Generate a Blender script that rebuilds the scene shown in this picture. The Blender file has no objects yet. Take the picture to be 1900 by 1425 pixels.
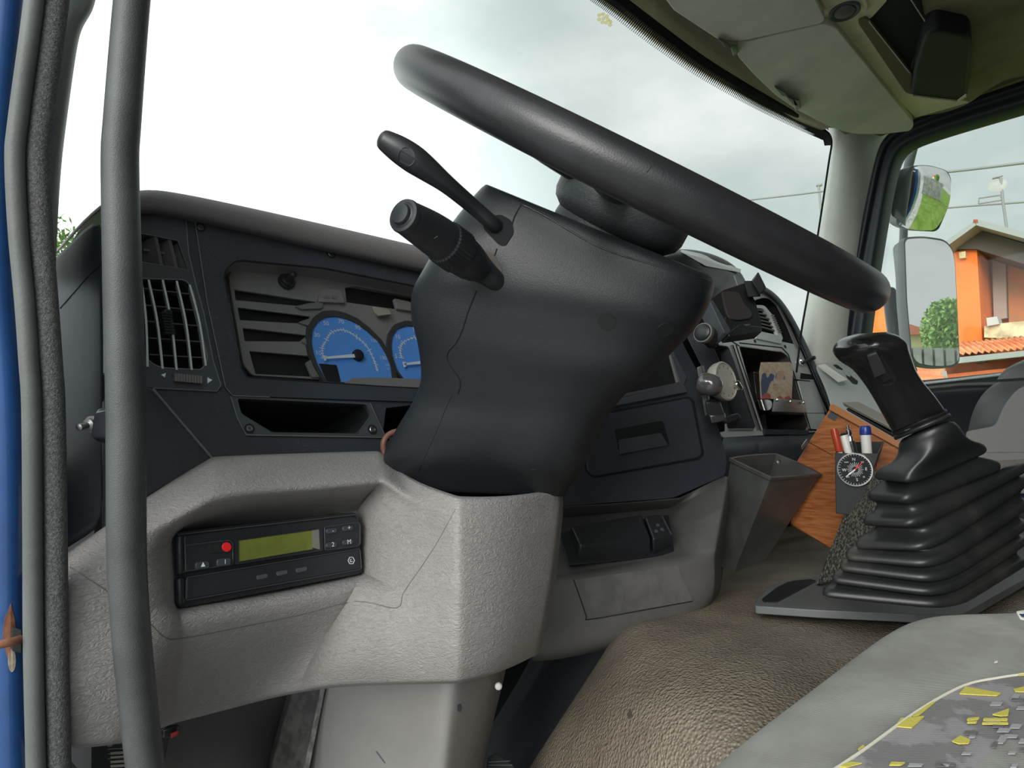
import bpy, bmesh, math, random
from math import sin, cos, tan, radians, pi, sqrt, atan2
from mathutils import Vector, Matrix, noise
from mathutils.geometry import tessellate_polygon
from mathutils.bvhtree import BVHTree
random.seed(7)
V = Vector
SC = bpy.context.scene
COL = SC.collection

# ------------------------------------------------------------------ camera
FPX = 1240.0                       # focal length in pixels of the 1900x1425 frame
YAW, PIT, ROL = radians(45), radians(5.5), radians(2.7)
EYE = V((0, 0, 1.9))               # just outside the open driver's door
FW = V((sin(YAW)*cos(PIT), cos(YAW)*cos(PIT), sin(PIT)))
_R0 = V((cos(YAW), -sin(YAW), 0)); _U0 = _R0.cross(FW)
UP = _U0*cos(ROL) + _R0*sin(ROL); RT = _R0*cos(ROL) - _U0*sin(ROL)
cd = bpy.data.cameras.new('camera'); cam = bpy.data.objects.new('camera', cd); COL.objects.link(cam)
cd.sensor_width = 36; cd.lens = FPX/1900*36; cd.clip_start = 0.02; cd.clip_end = 500
M = Matrix((RT, UP, -FW)).transposed().to_4x4(); M.translation = EYE
cam.matrix_world = M; SC.camera = cam

# ------------------------------------------------------------------ view, sky, sun
SC.view_settings.view_transform = 'Standard'; SC.view_settings.look = 'None'
SC.view_settings.gamma = 1; SC.view_settings.exposure = 0.0
W = bpy.data.worlds.new('overcast_sky'); SC.world = W; W.use_nodes = True
nt = W.node_tree; N = nt.nodes; L = nt.links; N.clear()
def wn(t, **k):
    n = N.new(t)
    for a, b in k.items(): setattr(n, a, b)
    return n
tc = wn('ShaderNodeTexCoord'); mp = wn('ShaderNodeMapping'); mp.inputs['Scale'].default_value = (1, 1, 2.2)
L.new(tc.outputs['Generated'], mp.inputs['Vector'])
nz = wn('ShaderNodeTexNoise'); nz.inputs['Scale'].default_value = 2.6; nz.inputs['Detail'].default_value = 5; nz.inputs['Roughness'].default_value = .5
L.new(mp.outputs[0], nz.inputs['Vector'])
rp = wn('ShaderNodeValToRGB'); e = rp.color_ramp.elements
e[0].position = .40; e[0].color = (.62, .71, .71, 1); e[1].position = .62; e[1].color = (.95, .99, .97, 1)
m_ = rp.color_ramp.elements.new(.5); m_.color = (.76, .83, .81, 1)
L.new(nz.outputs['Fac'], rp.inputs['Fac'])
def lobe(d, lo, hi, amp):
    v = wn('ShaderNodeVectorMath', operation='DOT_PRODUCT'); L.new(tc.outputs['Generated'], v.inputs[0]); v.inputs[1].default_value = V(d).normalized()
    r = wn('ShaderNodeMapRange', interpolation_type='SMOOTHSTEP'); r.inputs['From Min'].default_value = lo; r.inputs['From Max'].default_value = hi; r.inputs['To Max'].default_value = amp
    L.new(v.outputs['Value'], r.inputs['Value']); return r.outputs[0]
def add(a, b):
    m = wn('ShaderNodeMath', operation='ADD')
    for i, x in enumerate((a, b)):
        if isinstance(x, (int, float)): m.inputs[i].default_value = x
        else: L.new(x, m.inputs[i])
    return m.outputs[0]
st = add(add(add(.92, lobe((.25, .96, .15), .74, .97, 1.3)), lobe((-.92, -.28, .28), .2, .98, 1.7)), lobe((.15, -1, .1), .1, .8, -.35))
bg = wn('ShaderNodeBackground'); L.new(rp.outputs['Color'], bg.inputs['Color']); L.new(st, bg.inputs['Strength'])
wo = wn('ShaderNodeOutputWorld'); L.new(bg.outputs[0], wo.inputs['Surface'])
sd = bpy.data.lights.new('veiled_sun', 'SUN'); sd.energy = 2.5; sd.angle = radians(34); sd.color = (1, .97, .92)
sun = bpy.data.objects.new('veiled_sun', sd); COL.objects.link(sun)
SUNDIR = V((-.88, -.36, .34)).normalized()
sun.rotation_euler = SUNDIR.to_track_quat('Z', 'Y').to_euler(); sun.location = (-4, -3, 6)

# ------------------------------------------------------------------ placing helpers
def ray(x, y): return FW + RT*((x-950)/FPX) - UP*((y-712.5)/FPX)
def D(x, y, d): return EYE + ray(x, y)*d                     # point at a depth along the view axis
def PZ(x, y, z):
    r = ray(x, y); return EYE + r*(z/r.z)                     # z measured from eye level
def PY(x, y, Y):
    r = ray(x, y); return EYE + r*(Y/r.y)
def PX(x, y, X):
    r = ray(x, y); return EYE + r*(X/r.x)
class Pl:                                                     # a plane of the cab that flat parts lie on
    def __init__(s, p, n):
        s.p = EYE + V(p); s.n = V(n).normalized()
        s.u = V((0, 0, 1)).cross(s.n)
        if s.u.length < 1e-3: s.u = V((1, 0, 0))
        s.u.normalize(); s.v = s.n.cross(s.u)
    def at(s, x, y, h=0):
        r = ray(x, y); q = s.p + s.n*h
        return EYE + r*((q-EYE).dot(s.n)/r.dot(s.n))
def thru(a, b, c):                                            # the plane through three points, facing the eye
    n = (b-a).cross(c-a).normalized()
    if n.dot(EYE-a) < 0: n = -n
    return Pl(a-EYE, n)
def rnd(pts, r, seg=4):                                       # round the corners of an outline
    out = []; n = len(pts)
    for i in range(n):
        p = V(pts[i][:2]); a = V(pts[i-1][:2]); b = V(pts[(i+1) % n][:2])
        rr = pts[i][2] if len(pts[i]) > 2 else r
        da = a-p; db = b-p
        k = min(rr, da.length*.49, db.length*.49)
        if k < .05: out.append((p.x, p.y)); continue
        A = p+da.normalized()*k; B = p+db.normalized()*k
        for j in range(seg+1):
            t = j/seg; q = A*(1-t)**2 + p*2*t*(1-t) + B*t*t
            out.append((q.x, q.y))
    return out
def cr(pts, n=6):                                             # smooth curve through points
    P = [V(p) for p in pts]; out = []
    for i in range(len(P)-1):
        a = P[max(i-1, 0)]; b = P[i]; c = P[i+1]; d = P[min(i+2, len(P)-1)]
        for j in range(n):
            t = j/n
            out.append(.5*((2*b)+(c-a)*t+(2*a-5*b+4*c-d)*t*t+(3*b-a-3*c+d)*t**3))
    out.append(P[-1]); return out
def ell(cx, cy, rx, ry, n=24, a0=0, a1=360, rot=0):
    o = []
    for i in range(n):
        t = radians(a0+(a1-a0)*i/(n if a1-a0 == 360 else n-1)); x = rx*cos(t); y = ry*sin(t); c, s_ = cos(radians(rot)), sin(radians(rot))
        o.append((cx+x*c-y*s_, cy+x*s_+y*c))
    return o

# ------------------------------------------------------------------ materials
MATS = {}
def mat(name, col, rough=.5, metal=0, bump=None, spec=.5, vary=0, vscale=8, coat=0, dust=0, emit=None, col2=None, vcut=(.4, .6)):
    m = bpy.data.materials.new(name); m.use_nodes = True; t = m.node_tree; b = t.nodes['Principled BSDF']
    b.inputs['Base Color'].default_value = (*col, 1); b.inputs['Roughness'].default_value = rough; b.inputs['Metallic'].default_value = metal
    b.inputs['Specular IOR Level'].default_value = spec; b.inputs['Coat Weight'].default_value = coat; b.inputs['Coat Roughness'].default_value = .08
    tcn = t.nodes.new('ShaderNodeTexCoord')
    def tex(kind, sc, **k):
        n = t.nodes.new(kind); n.inputs['Scale'].default_value = sc
        for a, v in k.items(): n.inputs[a].default_value = v
        t.links.new(tcn.outputs['Object'], n.inputs['Vector']); return n
    src = None
    if vary or col2:
        n = tex('ShaderNodeTexNoise', vscale, Detail=5, Roughness=.6)
        r = t.nodes.new('ShaderNodeValToRGB'); r.color_ramp.elements[0].position, r.color_ramp.elements[1].position = vcut
        c2 = col2 or tuple(min(1, c*(1+vary)+.01*vary) for c in col); c1 = col if col2 else tuple(c*(1-vary) for c in col)
        r.color_ramp.elements[0].color = (*c1, 1); r.color_ramp.elements[1].color = (*c2, 1)
        t.links.new(n.outputs['Fac'], r.inputs['Fac']); src = r.outputs['Color']
    if dust:                                                   # specks of dust lying on the plastic
        n = tex('ShaderNodeTexVoronoi', 420, Randomness=1)
        q = tex('ShaderNodeTexNoise', 14, Detail=3)
        lt = t.nodes.new('ShaderNodeMath'); lt.operation = 'LESS_THAN'; t.links.new(n.outputs['Distance'], lt.inputs[0]); lt.inputs[1].default_value = .14
        g = t.nodes.new('ShaderNodeMapRange'); g.inputs['From Min'].default_value = .45; g.inputs['From Max'].default_value = .7; g.inputs['To Max'].default_value = dust; t.links.new(q.outputs['Fac'], g.inputs['Value'])
        mu = t.nodes.new('ShaderNodeMath'); mu.operation = 'MULTIPLY'; t.links.new(lt.outputs[0], mu.inputs[0]); t.links.new(g.outputs[0], mu.inputs[1])
        mx = t.nodes.new('ShaderNodeMix'); mx.data_type = 'RGBA'; t.links.new(mu.outputs[0], mx.inputs['Factor'])
        if src: t.links.new(src, mx.inputs['A'])
        else: mx.inputs['A'].default_value = (*col, 1)
        mx.inputs['B'].default_value = (.5, .5, .48, 1); src = mx.outputs['Result']
    if src: t.links.new(src, b.inputs['Base Color'])
    if bump:
        kind, sc, strg, dist = bump
        if kind == 'noise':
            n = tex('ShaderNodeTexNoise', sc, Detail=3, Roughness=.55, Distortion=.6); out = n.outputs['Fac']
        elif kind == 'leather':
            n = t.nodes.new('ShaderNodeTexVoronoi'); n.feature = 'SMOOTH_F1'; n.inputs['Scale'].default_value = sc; n.inputs['Smoothness'].default_value = .35
            q = tex('ShaderNodeTexNoise', sc*.35, Detail=2); ad = t.nodes.new('ShaderNodeVectorMath'); ad.operation = 'MULTIPLY_ADD'
            t.links.new(q.outputs['Color'], ad.inputs[0]); ad.inputs[1].default_value = (1.1/sc,)*3; t.links.new(tcn.outputs['Object'], ad.inputs[2]); t.links.new(ad.outputs[0], n.inputs['Vector']); out = n.outputs['Distance']
        elif kind == 'wrinkle':
            n = t.nodes.new('ShaderNodeTexNoise'); n.inputs['Scale'].default_value = sc; n.inputs['Detail'].default_value = 4; n.inputs['Distortion'].default_value = 2.2
            mpn = t.nodes.new('ShaderNodeMapping'); mpn.inputs['Scale'].default_value = (.7, .7, 1.6); t.links.new(tcn.outputs['Object'], mpn.inputs['Vector']); t.links.new(mpn.outputs[0], n.inputs['Vector']); out = n.outputs['Fac']
        elif kind == 'weave':
            n = t.nodes.new('ShaderNodeTexMagic'); n.inputs['Scale'].default_value = sc; n.turbulence_depth = 1; n.inputs['Distortion'].default_value = .6; t.links.new(tcn.outputs['Object'], n.inputs['Vector']); out = n.outputs['Fac']
        bp = t.nodes.new('ShaderNodeBump'); bp.inputs['Strength'].default_value = strg; bp.inputs['Distance'].default_value = dist
        t.links.new(out, bp.inputs['Height']); t.links.new(bp.outputs[0], b.inputs['Normal'])
    MATS[name] = m; return m
slate = mat('slate_plastic', (.040, .047, .059), .5, bump=('noise', 600, .5, .0008), vary=.12, vscale=5, dust=.6)
slate_l = mat('slate_plastic_light', (.062, .071, .083), .5, bump=('noise', 700, .2, .0006), vary=.1)
shroudm = mat('column_plastic', (.014, .017, .020), .42, spec=.42, bump=('noise', 700, .4, .0006), vary=.1, vscale=6)
blackp = mat('black_plastic', (.018, .020, .024), .34, vary=.1)
blackm = mat('black_matt', (.008, .009, .011), .7)
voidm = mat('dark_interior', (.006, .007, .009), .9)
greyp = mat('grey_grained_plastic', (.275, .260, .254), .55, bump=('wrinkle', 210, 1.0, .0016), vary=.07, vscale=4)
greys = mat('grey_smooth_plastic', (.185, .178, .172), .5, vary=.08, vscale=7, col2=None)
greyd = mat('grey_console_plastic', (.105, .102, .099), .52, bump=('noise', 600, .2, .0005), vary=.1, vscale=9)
clus = mat('cluster_plastic', (.25, .236, .226), .6, bump=('noise', 900, .1, .0004), dust=.8)
lipm = mat('dash_top_plastic', (.165, .155, .155), .6, bump=('leather', 500, .4, .0008))
rubber = mat('seal_rubber', (.105, .113, .110), .55, bump=('noise', 500, .25, .0008), vary=.15, vscale=12)
rubber2 = mat('seal_cloth', (.095, .096, .099), .8, bump=('noise', 900, 1, .0022), vary=.3, vscale=500)
barm = mat('grab_rubber', (.052, .057, .059), .45, bump=('noise', 1100, .4, .0007), vary=.15, vscale=15)
paint = mat('blue_paint', (.022, .080, .25), .28, vary=.15, vscale=9, coat=.5)
rust = mat('rust', (.22, .09, .05), .8, vary=.4, vscale=60)
rimm = mat('wheel_rubber', (.022, .022, .025), .36, bump=('leather', 700, .12, .0006), vary=.25, vscale=9)
hubm = mat('hub_vinyl', (.028, .033, .035), .5, bump=('wrinkle', 300, .6, .0012))
stalkm = mat('stalk_plastic', (.022, .023, .027), .4, bump=('noise', 900, .1, .0004))
blue = mat('dial_blue', (.12, .36, .90), .6)
white = mat('print_white', (.80, .84, .86), .6)
whitep = mat('white_plastic', (.75, .74, .70), .4)
red = mat('red_button', (.85, .02, .02), .4)
lcd = mat('lcd_green', (.16, .18, .035), .25, vary=.08, vscale=60)
steel = mat('steel', (.45, .44, .42), .35, 1, vary=.1, vscale=80)
steeld = mat('dull_steel', (.24, .24, .24), .45, 1)
chrome = mat('chrome', (.75, .75, .75), .12, 1)
silver = mat('satin_grey_panel', (.60, .64, .63), .36, bump=('noise', 600, .1, .0004), vary=.06)
matm = mat('brown_mat', (.165, .137, .105), .40, bump=('leather', 300, 1.0, .0024), col2=(.26, .22, .17), vscale=9, vcut=(.35, .7))
seatm = mat('seat_cloth', (.25, .245, .225), .9, bump=('weave', 900, .5, .0008), col2=(.36, .355, .335), vscale=13, vcut=(.35, .65))
insm = mat('seat_insert_cloth', (.30, .285, .295), .9, bump=('weave', 900, .5, .0008), col2=(.20, .195, .195), vscale=38, vcut=(.47, .52))
yel = mat('yellow_weave', (.60, .52, .10), .85, bump=('noise', 900, .5, .0008))
gry1 = mat('grey_weave', (.34, .33, .35), .9); gry2 = mat('dark_grey_weave', (.14, .135, .135), .9); ivory = mat('ivory_thread', (.6, .58, .48), .9)
boot = mat('boot_rubber', (.017, .019, .020), .40, bump=('noise', 300, .15, .0008), col2=(.050, .046, .038), vscale=11, vcut=(.5, .8))
gearb = mat('gear_base', (.115, .130, .130), .45, vary=.1)
knobm = mat('knob_leather', (.014, .014, .016), .22, bump=('leather', 600, .12, .0005), coat=.25)
woodm = mat('wood', (.30, .105, .035), .38, coat=.15)
beige = mat('headliner_beige', (.74, .67, .47), .85, bump=('noise', 500, .3, .001), vary=.12, vscale=6)
olive = mat('headliner_olive', (.24, .21, .13), .9, vary=.15)
visor = mat('visor_vinyl', (.58, .57, .50), .7, vary=.1, vscale=4)
pillarm = mat('pillar_trim', (.60, .61, .56), .6, vary=.05)
seald = mat('door_seal_dark', (.020, .026, .034), .5)
mirrorm = mat('mirror_glass', (.88, .9, .9), .01, 1)
mirh = mat('mirror_housing', (.16, .18, .18), .45)
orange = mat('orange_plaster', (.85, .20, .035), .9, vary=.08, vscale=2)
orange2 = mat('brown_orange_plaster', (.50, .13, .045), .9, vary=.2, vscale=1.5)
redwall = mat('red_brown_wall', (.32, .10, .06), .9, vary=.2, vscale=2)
stone = mat('stone_cladding', (.62, .50, .30), .9, vary=.3, vscale=6)
tile = mat('terracotta_tile', (.70, .22, .09), .85, col2=(.80, .38, .18), vscale=3)
fascia = mat('grey_fascia', (.30, .32, .30), .8)
creamw = mat('cream_wall', (.55, .50, .26), .9); concr = mat('concrete_fence', (.40, .40, .37), .9, vary=.2, vscale=1.5)
leafm = mat('leaf_green', (.13, .27, .055), .8, col2=(.28, .42, .12), vscale=4); barkm = mat('bark', (.12, .08, .05), .9)
grass = mat('grass', (.11, .20, .02), .95, col2=(.19, .28, .045), vscale=1.2)
paper = mat('paper', (.72, .74, .72), .8)
photo_p = mat('photo_paper', (.55, .42, .30), .6, vary=.15, vscale=60)
navy = mat('navy_ink', (.02, .05, .13), .6); redink = mat('red_ink', (.45, .06, .05), .6); skin = mat('tan_ink', (.50, .32, .20), .6)
penred = mat('pen_red', (.42, .05, .02), .25); penblue = mat('pen_blue', (.02, .04, .25), .25)
tag_m = mat('beige_tag', (.38, .37, .30), .7)
copper = mat('copper_brown', (.20, .09, .06), .5)
wiregrey = mat('wire_grey', (.25, .25, .24), .8)
def glass(name, tint, refl):
    m = bpy.data.materials.new(name); m.use_nodes = True; t = m.node_tree; t.nodes.clear()
    a = t.nodes.new('ShaderNodeBsdfTransparent'); a.inputs[0].default_value = (*tint, 1); g = t.nodes.new('ShaderNodeBsdfGlossy'); g.inputs['Roughness'].default_value = .03
    lw = t.nodes.new('ShaderNodeLayerWeight'); pw = t.nodes.new('ShaderNodeMath'); pw.operation = 'POWER'; pw.inputs[1].default_value = 5; t.links.new(lw.outputs['Facing'], pw.inputs[0])
    f = t.nodes.new('ShaderNodeMath'); f.operation = 'MULTIPLY_ADD'; f.inputs[1].default_value = .6*refl; f.inputs[2].default_value = .03*refl; t.links.new(pw.outputs[0], f.inputs[0]); lw.inputs['Blend'].default_value = .5
    x = t.nodes.new('ShaderNodeMixShader'); o = t.nodes.new('ShaderNodeOutputMaterial')
    t.links.new(f.outputs[0], x.inputs[0]); t.links.new(a.outputs[0], x.inputs[1]); t.links.new(g.outputs[0], x.inputs[2]); t.links.new(x.outputs[0], o.inputs['Surface']); return m
glassm = glass('window_glass', (.98, 1, .99), .5); lensm = glass('cluster_lens', (.95, .96, .97), 1)
edgem = mat('edge_highlight', (.20, .205, .215), .4)  # lighter grey that paints highlights along panel edges
film = bpy.data.materials.new('sensor_film'); film.use_nodes = True; _t = film.node_tree; _t.nodes.clear(); _a = _t.nodes.new('ShaderNodeBsdfTranslucent'); _a.inputs[0].default_value = (.85, .80, .58, 1)
_o = _t.nodes.new('ShaderNodeOutputMaterial'); _t.links.new(_a.outputs[0], _o.inputs['Surface'])
# wood grain
t = woodm.node_tree; b = t.nodes['Principled BSDF']; a = t.nodes.new('ShaderNodeTexCoord'); q = t.nodes.new('ShaderNodeMapping'); q.inputs['Scale'].default_value = (10, 10, 95); q.inputs['Rotation'].default_value = (.45, .55, 0)
n_ = t.nodes.new('ShaderNodeTexNoise'); n_.inputs['Scale'].default_value = 3; n_.inputs['Detail'].default_value = 6; r_ = t.nodes.new('ShaderNodeValToRGB')
r_.color_ramp.elements[0].position = .35; r_.color_ramp.elements[0].color = (.25, .078, .024, 1); r_.color_ramp.elements[1].position = .68; r_.color_ramp.elements[1].color = (.43, .165, .060, 1)
t.links.new(a.outputs['Object'], q.inputs[0]); t.links.new(q.outputs[0], n_.inputs['Vector']); t.links.new(n_.outputs['Fac'], r_.inputs[0]); t.links.new(r_.outputs[0], b.inputs['Base Color'])

# ------------------------------------------------------------------ object helpers
def thing(name, label, cat, loc, group=None):
    o = bpy.data.objects.new(name, None); o.empty_display_size = .02; COL.objects.link(o); o.location = loc
    o['label'] = label; o['category'] = cat
    if group: o['group'] = group
    return o
def root(name, loc):                                          # the setting: same, but structure
    o = bpy.data.objects.new(name, None); o.empty_display_size = .02; COL.objects.link(o); o.location = loc; o['kind'] = 'structure'; return o
def tag(o, label, cat, group=None):
    o['label'] = label; o['category'] = cat
    if group: o['group'] = group
    return o
def struct(o): o['kind'] = 'structure'; return o
def wloc(o):
    p = V(o.location); q = o.parent
    while q: p = p + V(q.location); q = q.parent
    return p
def obj(name, vs, fs, m, parent=None, smooth=True, bevel=0, sub=0, ang=35, seg=2, solid=0, recalc=True):
    me = bpy.data.meshes.new(name)
    off = V((0, 0, 0)) if parent is None else wloc(parent)
    me.from_pydata([tuple(V(v)-off) for v in vs], [], [tuple(f) for f in fs])
    if recalc:
        bm = bmesh.new(); bm.from_mesh(me); bmesh.ops.remove_doubles(bm, verts=bm.verts, dist=1e-6); bmesh.ops.recalc_face_normals(bm, faces=bm.faces); bm.to_mesh(me); bm.free()
    me.materials.append(m)
    if smooth:
        me.polygons.foreach_set('use_smooth', [True]*len(me.polygons))
        if not sub: me.set_sharp_from_angle(angle=radians(ang))
    o = bpy.data.objects.new(name, me); COL.objects.link(o)
    if parent: o.parent = parent
    if solid:
        s = o.modifiers.new('Solid', 'SOLIDIFY'); s.thickness = solid; s.offset = -1
    if bevel:
        b = o.modifiers.new('Bevel', 'BEVEL'); b.width = bevel; b.segments = seg; b.limit_method = 'ANGLE'; b.angle_limit = radians(40); b.harden_normals = False
    if sub:
        s = o.modifiers.new('Sub', 'SUBSURF'); s.levels = sub; s.render_levels = sub
    return o
def prism(front, back, holes=None):                           # two matching outlines joined by walls, with optional holes
    loops = [front]+[h[0] for h in (holes or [])]; bl = [back]+[h[1] for h in (holes or [])]
    vs = []; fs = []; idx = []
    for l in loops: idx.append(list(range(len(vs), len(vs)+len(l)))); vs += l
    nF = len(vs)
    for l in bl: vs += l
    if holes:
        n = (front[1]-front[0]).cross(front[2]-front[1])
        tri = tessellate_polygon([[V(p) for p in l] for l in loops])
        for a in tri: fs.append(a); fs.append(tuple(x+nF for x in reversed(a)))
    else:
        fs.append(tuple(idx[0])); fs.append(tuple(x+nF for x in reversed(idx[0])))
    for l in idx:
        for i in range(len(l)):
            a, b = l[i], l[(i+1) % len(l)]; fs.append((a, b, b+nF, a+nF))
    return vs, fs
def plate(name, P, pts, m, parent=None, h=0, th=.004, holes=(), bevel=.0006, r=0, seg=2, h2=None, **k):
    """a flat part with outline in plane P; front at height h, thickness th"""
    if r: pts = rnd(pts, r)
    pts = [p[:2] for p in pts]
    F = [P.at(x, y, h) for x, y in pts]; B = [p-P.n*th for p in F]
    H = []
    for hh in holes:
        f = [P.at(x, y, h) for x, y in hh]; H.append((f, [p-P.n*th for p in f]))
    vs, fs = prism(F, B, H)
    return obj(name, vs, fs, m, parent, bevel=0 if H else bevel, seg=seg, **k)
def pocket(name, P, pts, m, parent, h, depth, shrink=.94, r=0):
    """an open recess: walls and floor behind an opening"""
    if r: pts = rnd(pts, r)
    F = [P.at(x, y, h) for x, y in pts]; c = sum(F, V((0, 0, 0)))/len(F)
    B = [c+(p-c)*shrink-P.n*depth for p in F]; n = len(F)
    vs = F+B; fs = [(i, (i+1) % n, n+(i+1) % n, n+i) for i in range(n)]+[tuple(range(n, 2*n))]
    Fo = [c+(p-c)*1.02 for p in F]; Bo = [c+(p-c)*1.02-P.n*.003 for p in B]      # outer skin, so the pocket has thickness
    k = len(vs); vs += Fo+Bo; fs += [(k+i, k+n+i, k+n+(i+1) % n, k+(i+1) % n) for i in range(n)]+[tuple(range(k+2*n-1, k+n-1, -1))]
    fs += [(i, k+i, k+(i+1) % n, (i+1) % n) for i in range(n)]
    return obj(name, vs, fs, m, parent, recalc=False, ang=30)
def hexa(name, c8, m, parent=None, bevel=.001, **k):          # c8: front 4 corners then back 4
    return obj(name, c8, [(0, 1, 2, 3), (7, 6, 5, 4), (0, 4, 5, 1), (1, 5, 6, 2), (2, 6, 7, 3), (3, 7, 4, 0)], m, parent, bevel=bevel, **k)
def box(name, c, s, m, parent=None, rot=None, bevel=.001, **k):
    R = rot or Matrix.Identity(3); x, y, z = [q/2 for q in s]
    return hexa(name, [V(c)+R@V(p) for p in ((-x, -y, -z), (x, -y, -z), (x, -y, z), (-x, -y, z), (-x, y, -z), (x, y, -z), (x, y, z), (-x, y, z))], m, parent, bevel, **k)
def frame_of(axis, up=None):
    a = V(axis).normalized(); u = V(up or (0, 0, 1))
    if abs(a.dot(u)) > .98: u = V((1, 0, 0))
    x = u.cross(a).normalized(); return Matrix((x, a.cross(x), a)).transposed()     # columns x,y,axis
def grid(rows, closed=True, capa=True, capb=True):
    n = len(rows[0]); vs = [p for r in rows for p in r]; fs = []
    for i in range(len(rows)-1):
        for j in range(n if closed else n-1):
            k = (j+1) % n; fs.append((i*n+j, i*n+k, (i+1)*n+k, (i+1)*n+j))
    if closed and capa: fs.append(tuple(reversed(range(n))))
    if closed and capb: fs.append(tuple(range((len(rows)-1)*n, len(rows)*n)))
    return vs, fs
def lathe(name, o_, axis, prof, m, parent=None, seg=28, **k):  # prof: (radius, height along axis)
    R = frame_of(axis); o_ = V(o_); rows = []
    for r, h in prof: rows.append([o_+R@V((max(r, 1e-5)*cos(2*pi*i/seg), max(r, 1e-5)*sin(2*pi*i/seg), h)) for i in range(seg)])
    return obj(name, *grid(rows), m, parent, **k)
def tube(name, pts, rad, m, parent=None, seg=16, flat=1.0, up=None, smooth_n=5, ends=True, **k):
    """round tube; rad number or list per control point; flat squashes along the second axis"""
    if not isinstance(rad, (list, tuple)): rad = [rad]*len(pts)
    Q = [V((*p, r)) for p, r in zip(pts, rad)]
    C = []
    if smooth_n > 1:
        for i in range(len(Q)-1):
            a = Q[max(i-1, 0)]; b = Q[i]; c = Q[i+1]; d = Q[min(i+2, len(Q)-1)]
            for j in range(smooth_n):
                t = j/smooth_n; C.append(.5*((2*b)+(c-a)*t+(2*a-5*b+4*c-d)*t*t+(3*b-a-3*c+d)*t**3))
        C.append(Q[-1])
    else: C = Q
    P = [V(c[:3]) for c in C]; rr = [c[3] for c in C]; rows = []
    T0 = (P[1]-P[0]).normalized(); u = V(up) if up else (V((0, 0, 1)) if abs(T0.z) < .9 else V((1, 0, 0)))
    x = (u-T0*u.dot(T0)).normalized()
    for i, p in enumerate(P):
        T = (P[min(i+1, len(P)-1)]-P[max(i-1, 0)]).normalized(); x = (x-T*x.dot(T)).normalized(); y = T.cross(x)
        def ring(c, s): return [c+(x*cos(2*pi*j/seg)*flat+y*sin(2*pi*j/seg))*s for j in range(seg)]
        if i == 0 and ends:
            for q in (0.05, .5, .85): rows.append(ring(p-T*rr[0]*sqrt(1-q*q)*.6, rr[0]*q))
        rows.append(ring(p, rr[i]))
        if i == len(P)-1 and ends:
            for q in (.85, .5, .05): rows.append(ring(p+T*rr[i]*sqrt(1-q*q)*.6, rr[i]*q))
    return obj(name, *grid(rows), m, parent, ang=60, **k)
def rings(name, R, m, parent=None, n=40, ex=2.4, sub=1, interp=3, capr=0, **k):
    """closed organic body from cross sections: (left x,y, right x,y, depth left, depth right, half thickness)"""
    Q = [V((*r[:7],)) if False else list(r) for r in R]; rows = []
    S = []
    for i in range(len(Q)-1):
        a = Q[max(i-1, 0)]; b = Q[i]; c = Q[i+1]; d = Q[min(i+2, len(Q)-1)]
        for j in range(interp):
            t = j/interp
            S.append([.5*((2*b[z])+(c[z]-a[z])*t+(2*a[z]-5*b[z]+4*c[z]-d[z])*t*t+(3*b[z]-a[z]-3*c[z]+d[z])*t**3) for z in range(7)])
    S.append(Q[-1])
    for lx, ly, rx, ry, dl, dr, b in S:
        A = D(lx, ly, dl); B = D(rx, ry, dr); c = (A+B)/2; w = (B-A)/2; vd = (c-EYE).normalized(); vd = (vd-w*(vd.dot(w)/w.dot(w))).normalized()
        row = []
        for i in range(n):
            t = 2*pi*i/n; ct, s_ = cos(t), sin(t)
            row.append(c+w*(math.copysign(abs(ct)**(2/ex), ct))+vd*b*(math.copysign(abs(s_)**(2/ex), s_)))
        rows.append(row)
    def cap(row, nxt):
        c = sum(row, V((0, 0, 0)))/n; d = (c-sum(nxt, V((0, 0, 0)))/n).normalized(); s = (row[0]-c).length*capr
        return [[c+(p-c)*q+d*s*sqrt(max(0, 1-q*q)) for p in row] for q in (.03, .45, .8, .95)]
    if capr: rows = cap(rows[0], rows[1])+rows+list(reversed(cap(rows[-1], rows[-2])))
    return obj(name, *grid(rows), m, parent, ang=50, **k)
def sheet(name, rows, m, parent=None, sub=2, solid=.004, **k):   # an open surface from a grid of control points
    return obj(name, *grid(rows, closed=False), m, parent, sub=sub, solid=solid, recalc=False, **k)
def tighten(rows, cols=(), rws=(), k=.12):
    """repeat control points beside chosen columns and rows, so the surface keeps a crisp edge there"""
    def dup(l, at):
        out = []
        for i, p in enumerate(l):
            if i in at and i > 0: out.append(p.lerp(l[i-1], k))
            out.append(p)
            if i in at and i < len(l)-1: out.append(p.lerp(l[i+1], k))
        return out
    rows = [dup(r, cols) for r in rows]; t = [dup(list(c), rws) for c in zip(*rows)]
    return [list(r) for r in zip(*t)]
def lin(a, b, n): return [a+(b-a)*i/(n-1) for i in range(n)]
_DG = {}
def bvh(o):
    if o.name not in _DG:
        bpy.context.view_layer.update(); dg = bpy.context.evaluated_depsgraph_get(); e = o.evaluated_get(dg); me = e.to_mesh(); mw = e.matrix_world
        _DG[o.name] = BVHTree.FromPolygons([mw@v.co for v in me.vertices], [tuple(p.vertices) for p in me.polygons]); e.to_mesh_clear()
    return _DG[o.name]
def hit(o, x, y, lift=.0003):                                  # the point of a surface the photo shows at x,y
    r = ray(x, y).normalized(); p, n, i, d = bvh(o).ray_cast(EYE, r)
    if p is None: return None, None
    if n.dot(r) > 0: n = -n
    return p+n*lift, n
def seam(name, o, pts, rad, m, parent, n=8, lift=0):
    P = []
    for q in cr([(*p, 0) for p in pts], n):
        p, nn = hit(o, q.x, q.y, lift)
        if p is not None: P.append(p)
    if len(P) > 2: return tube(name, P, rad, m, parent, seg=6, smooth_n=1)
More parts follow.
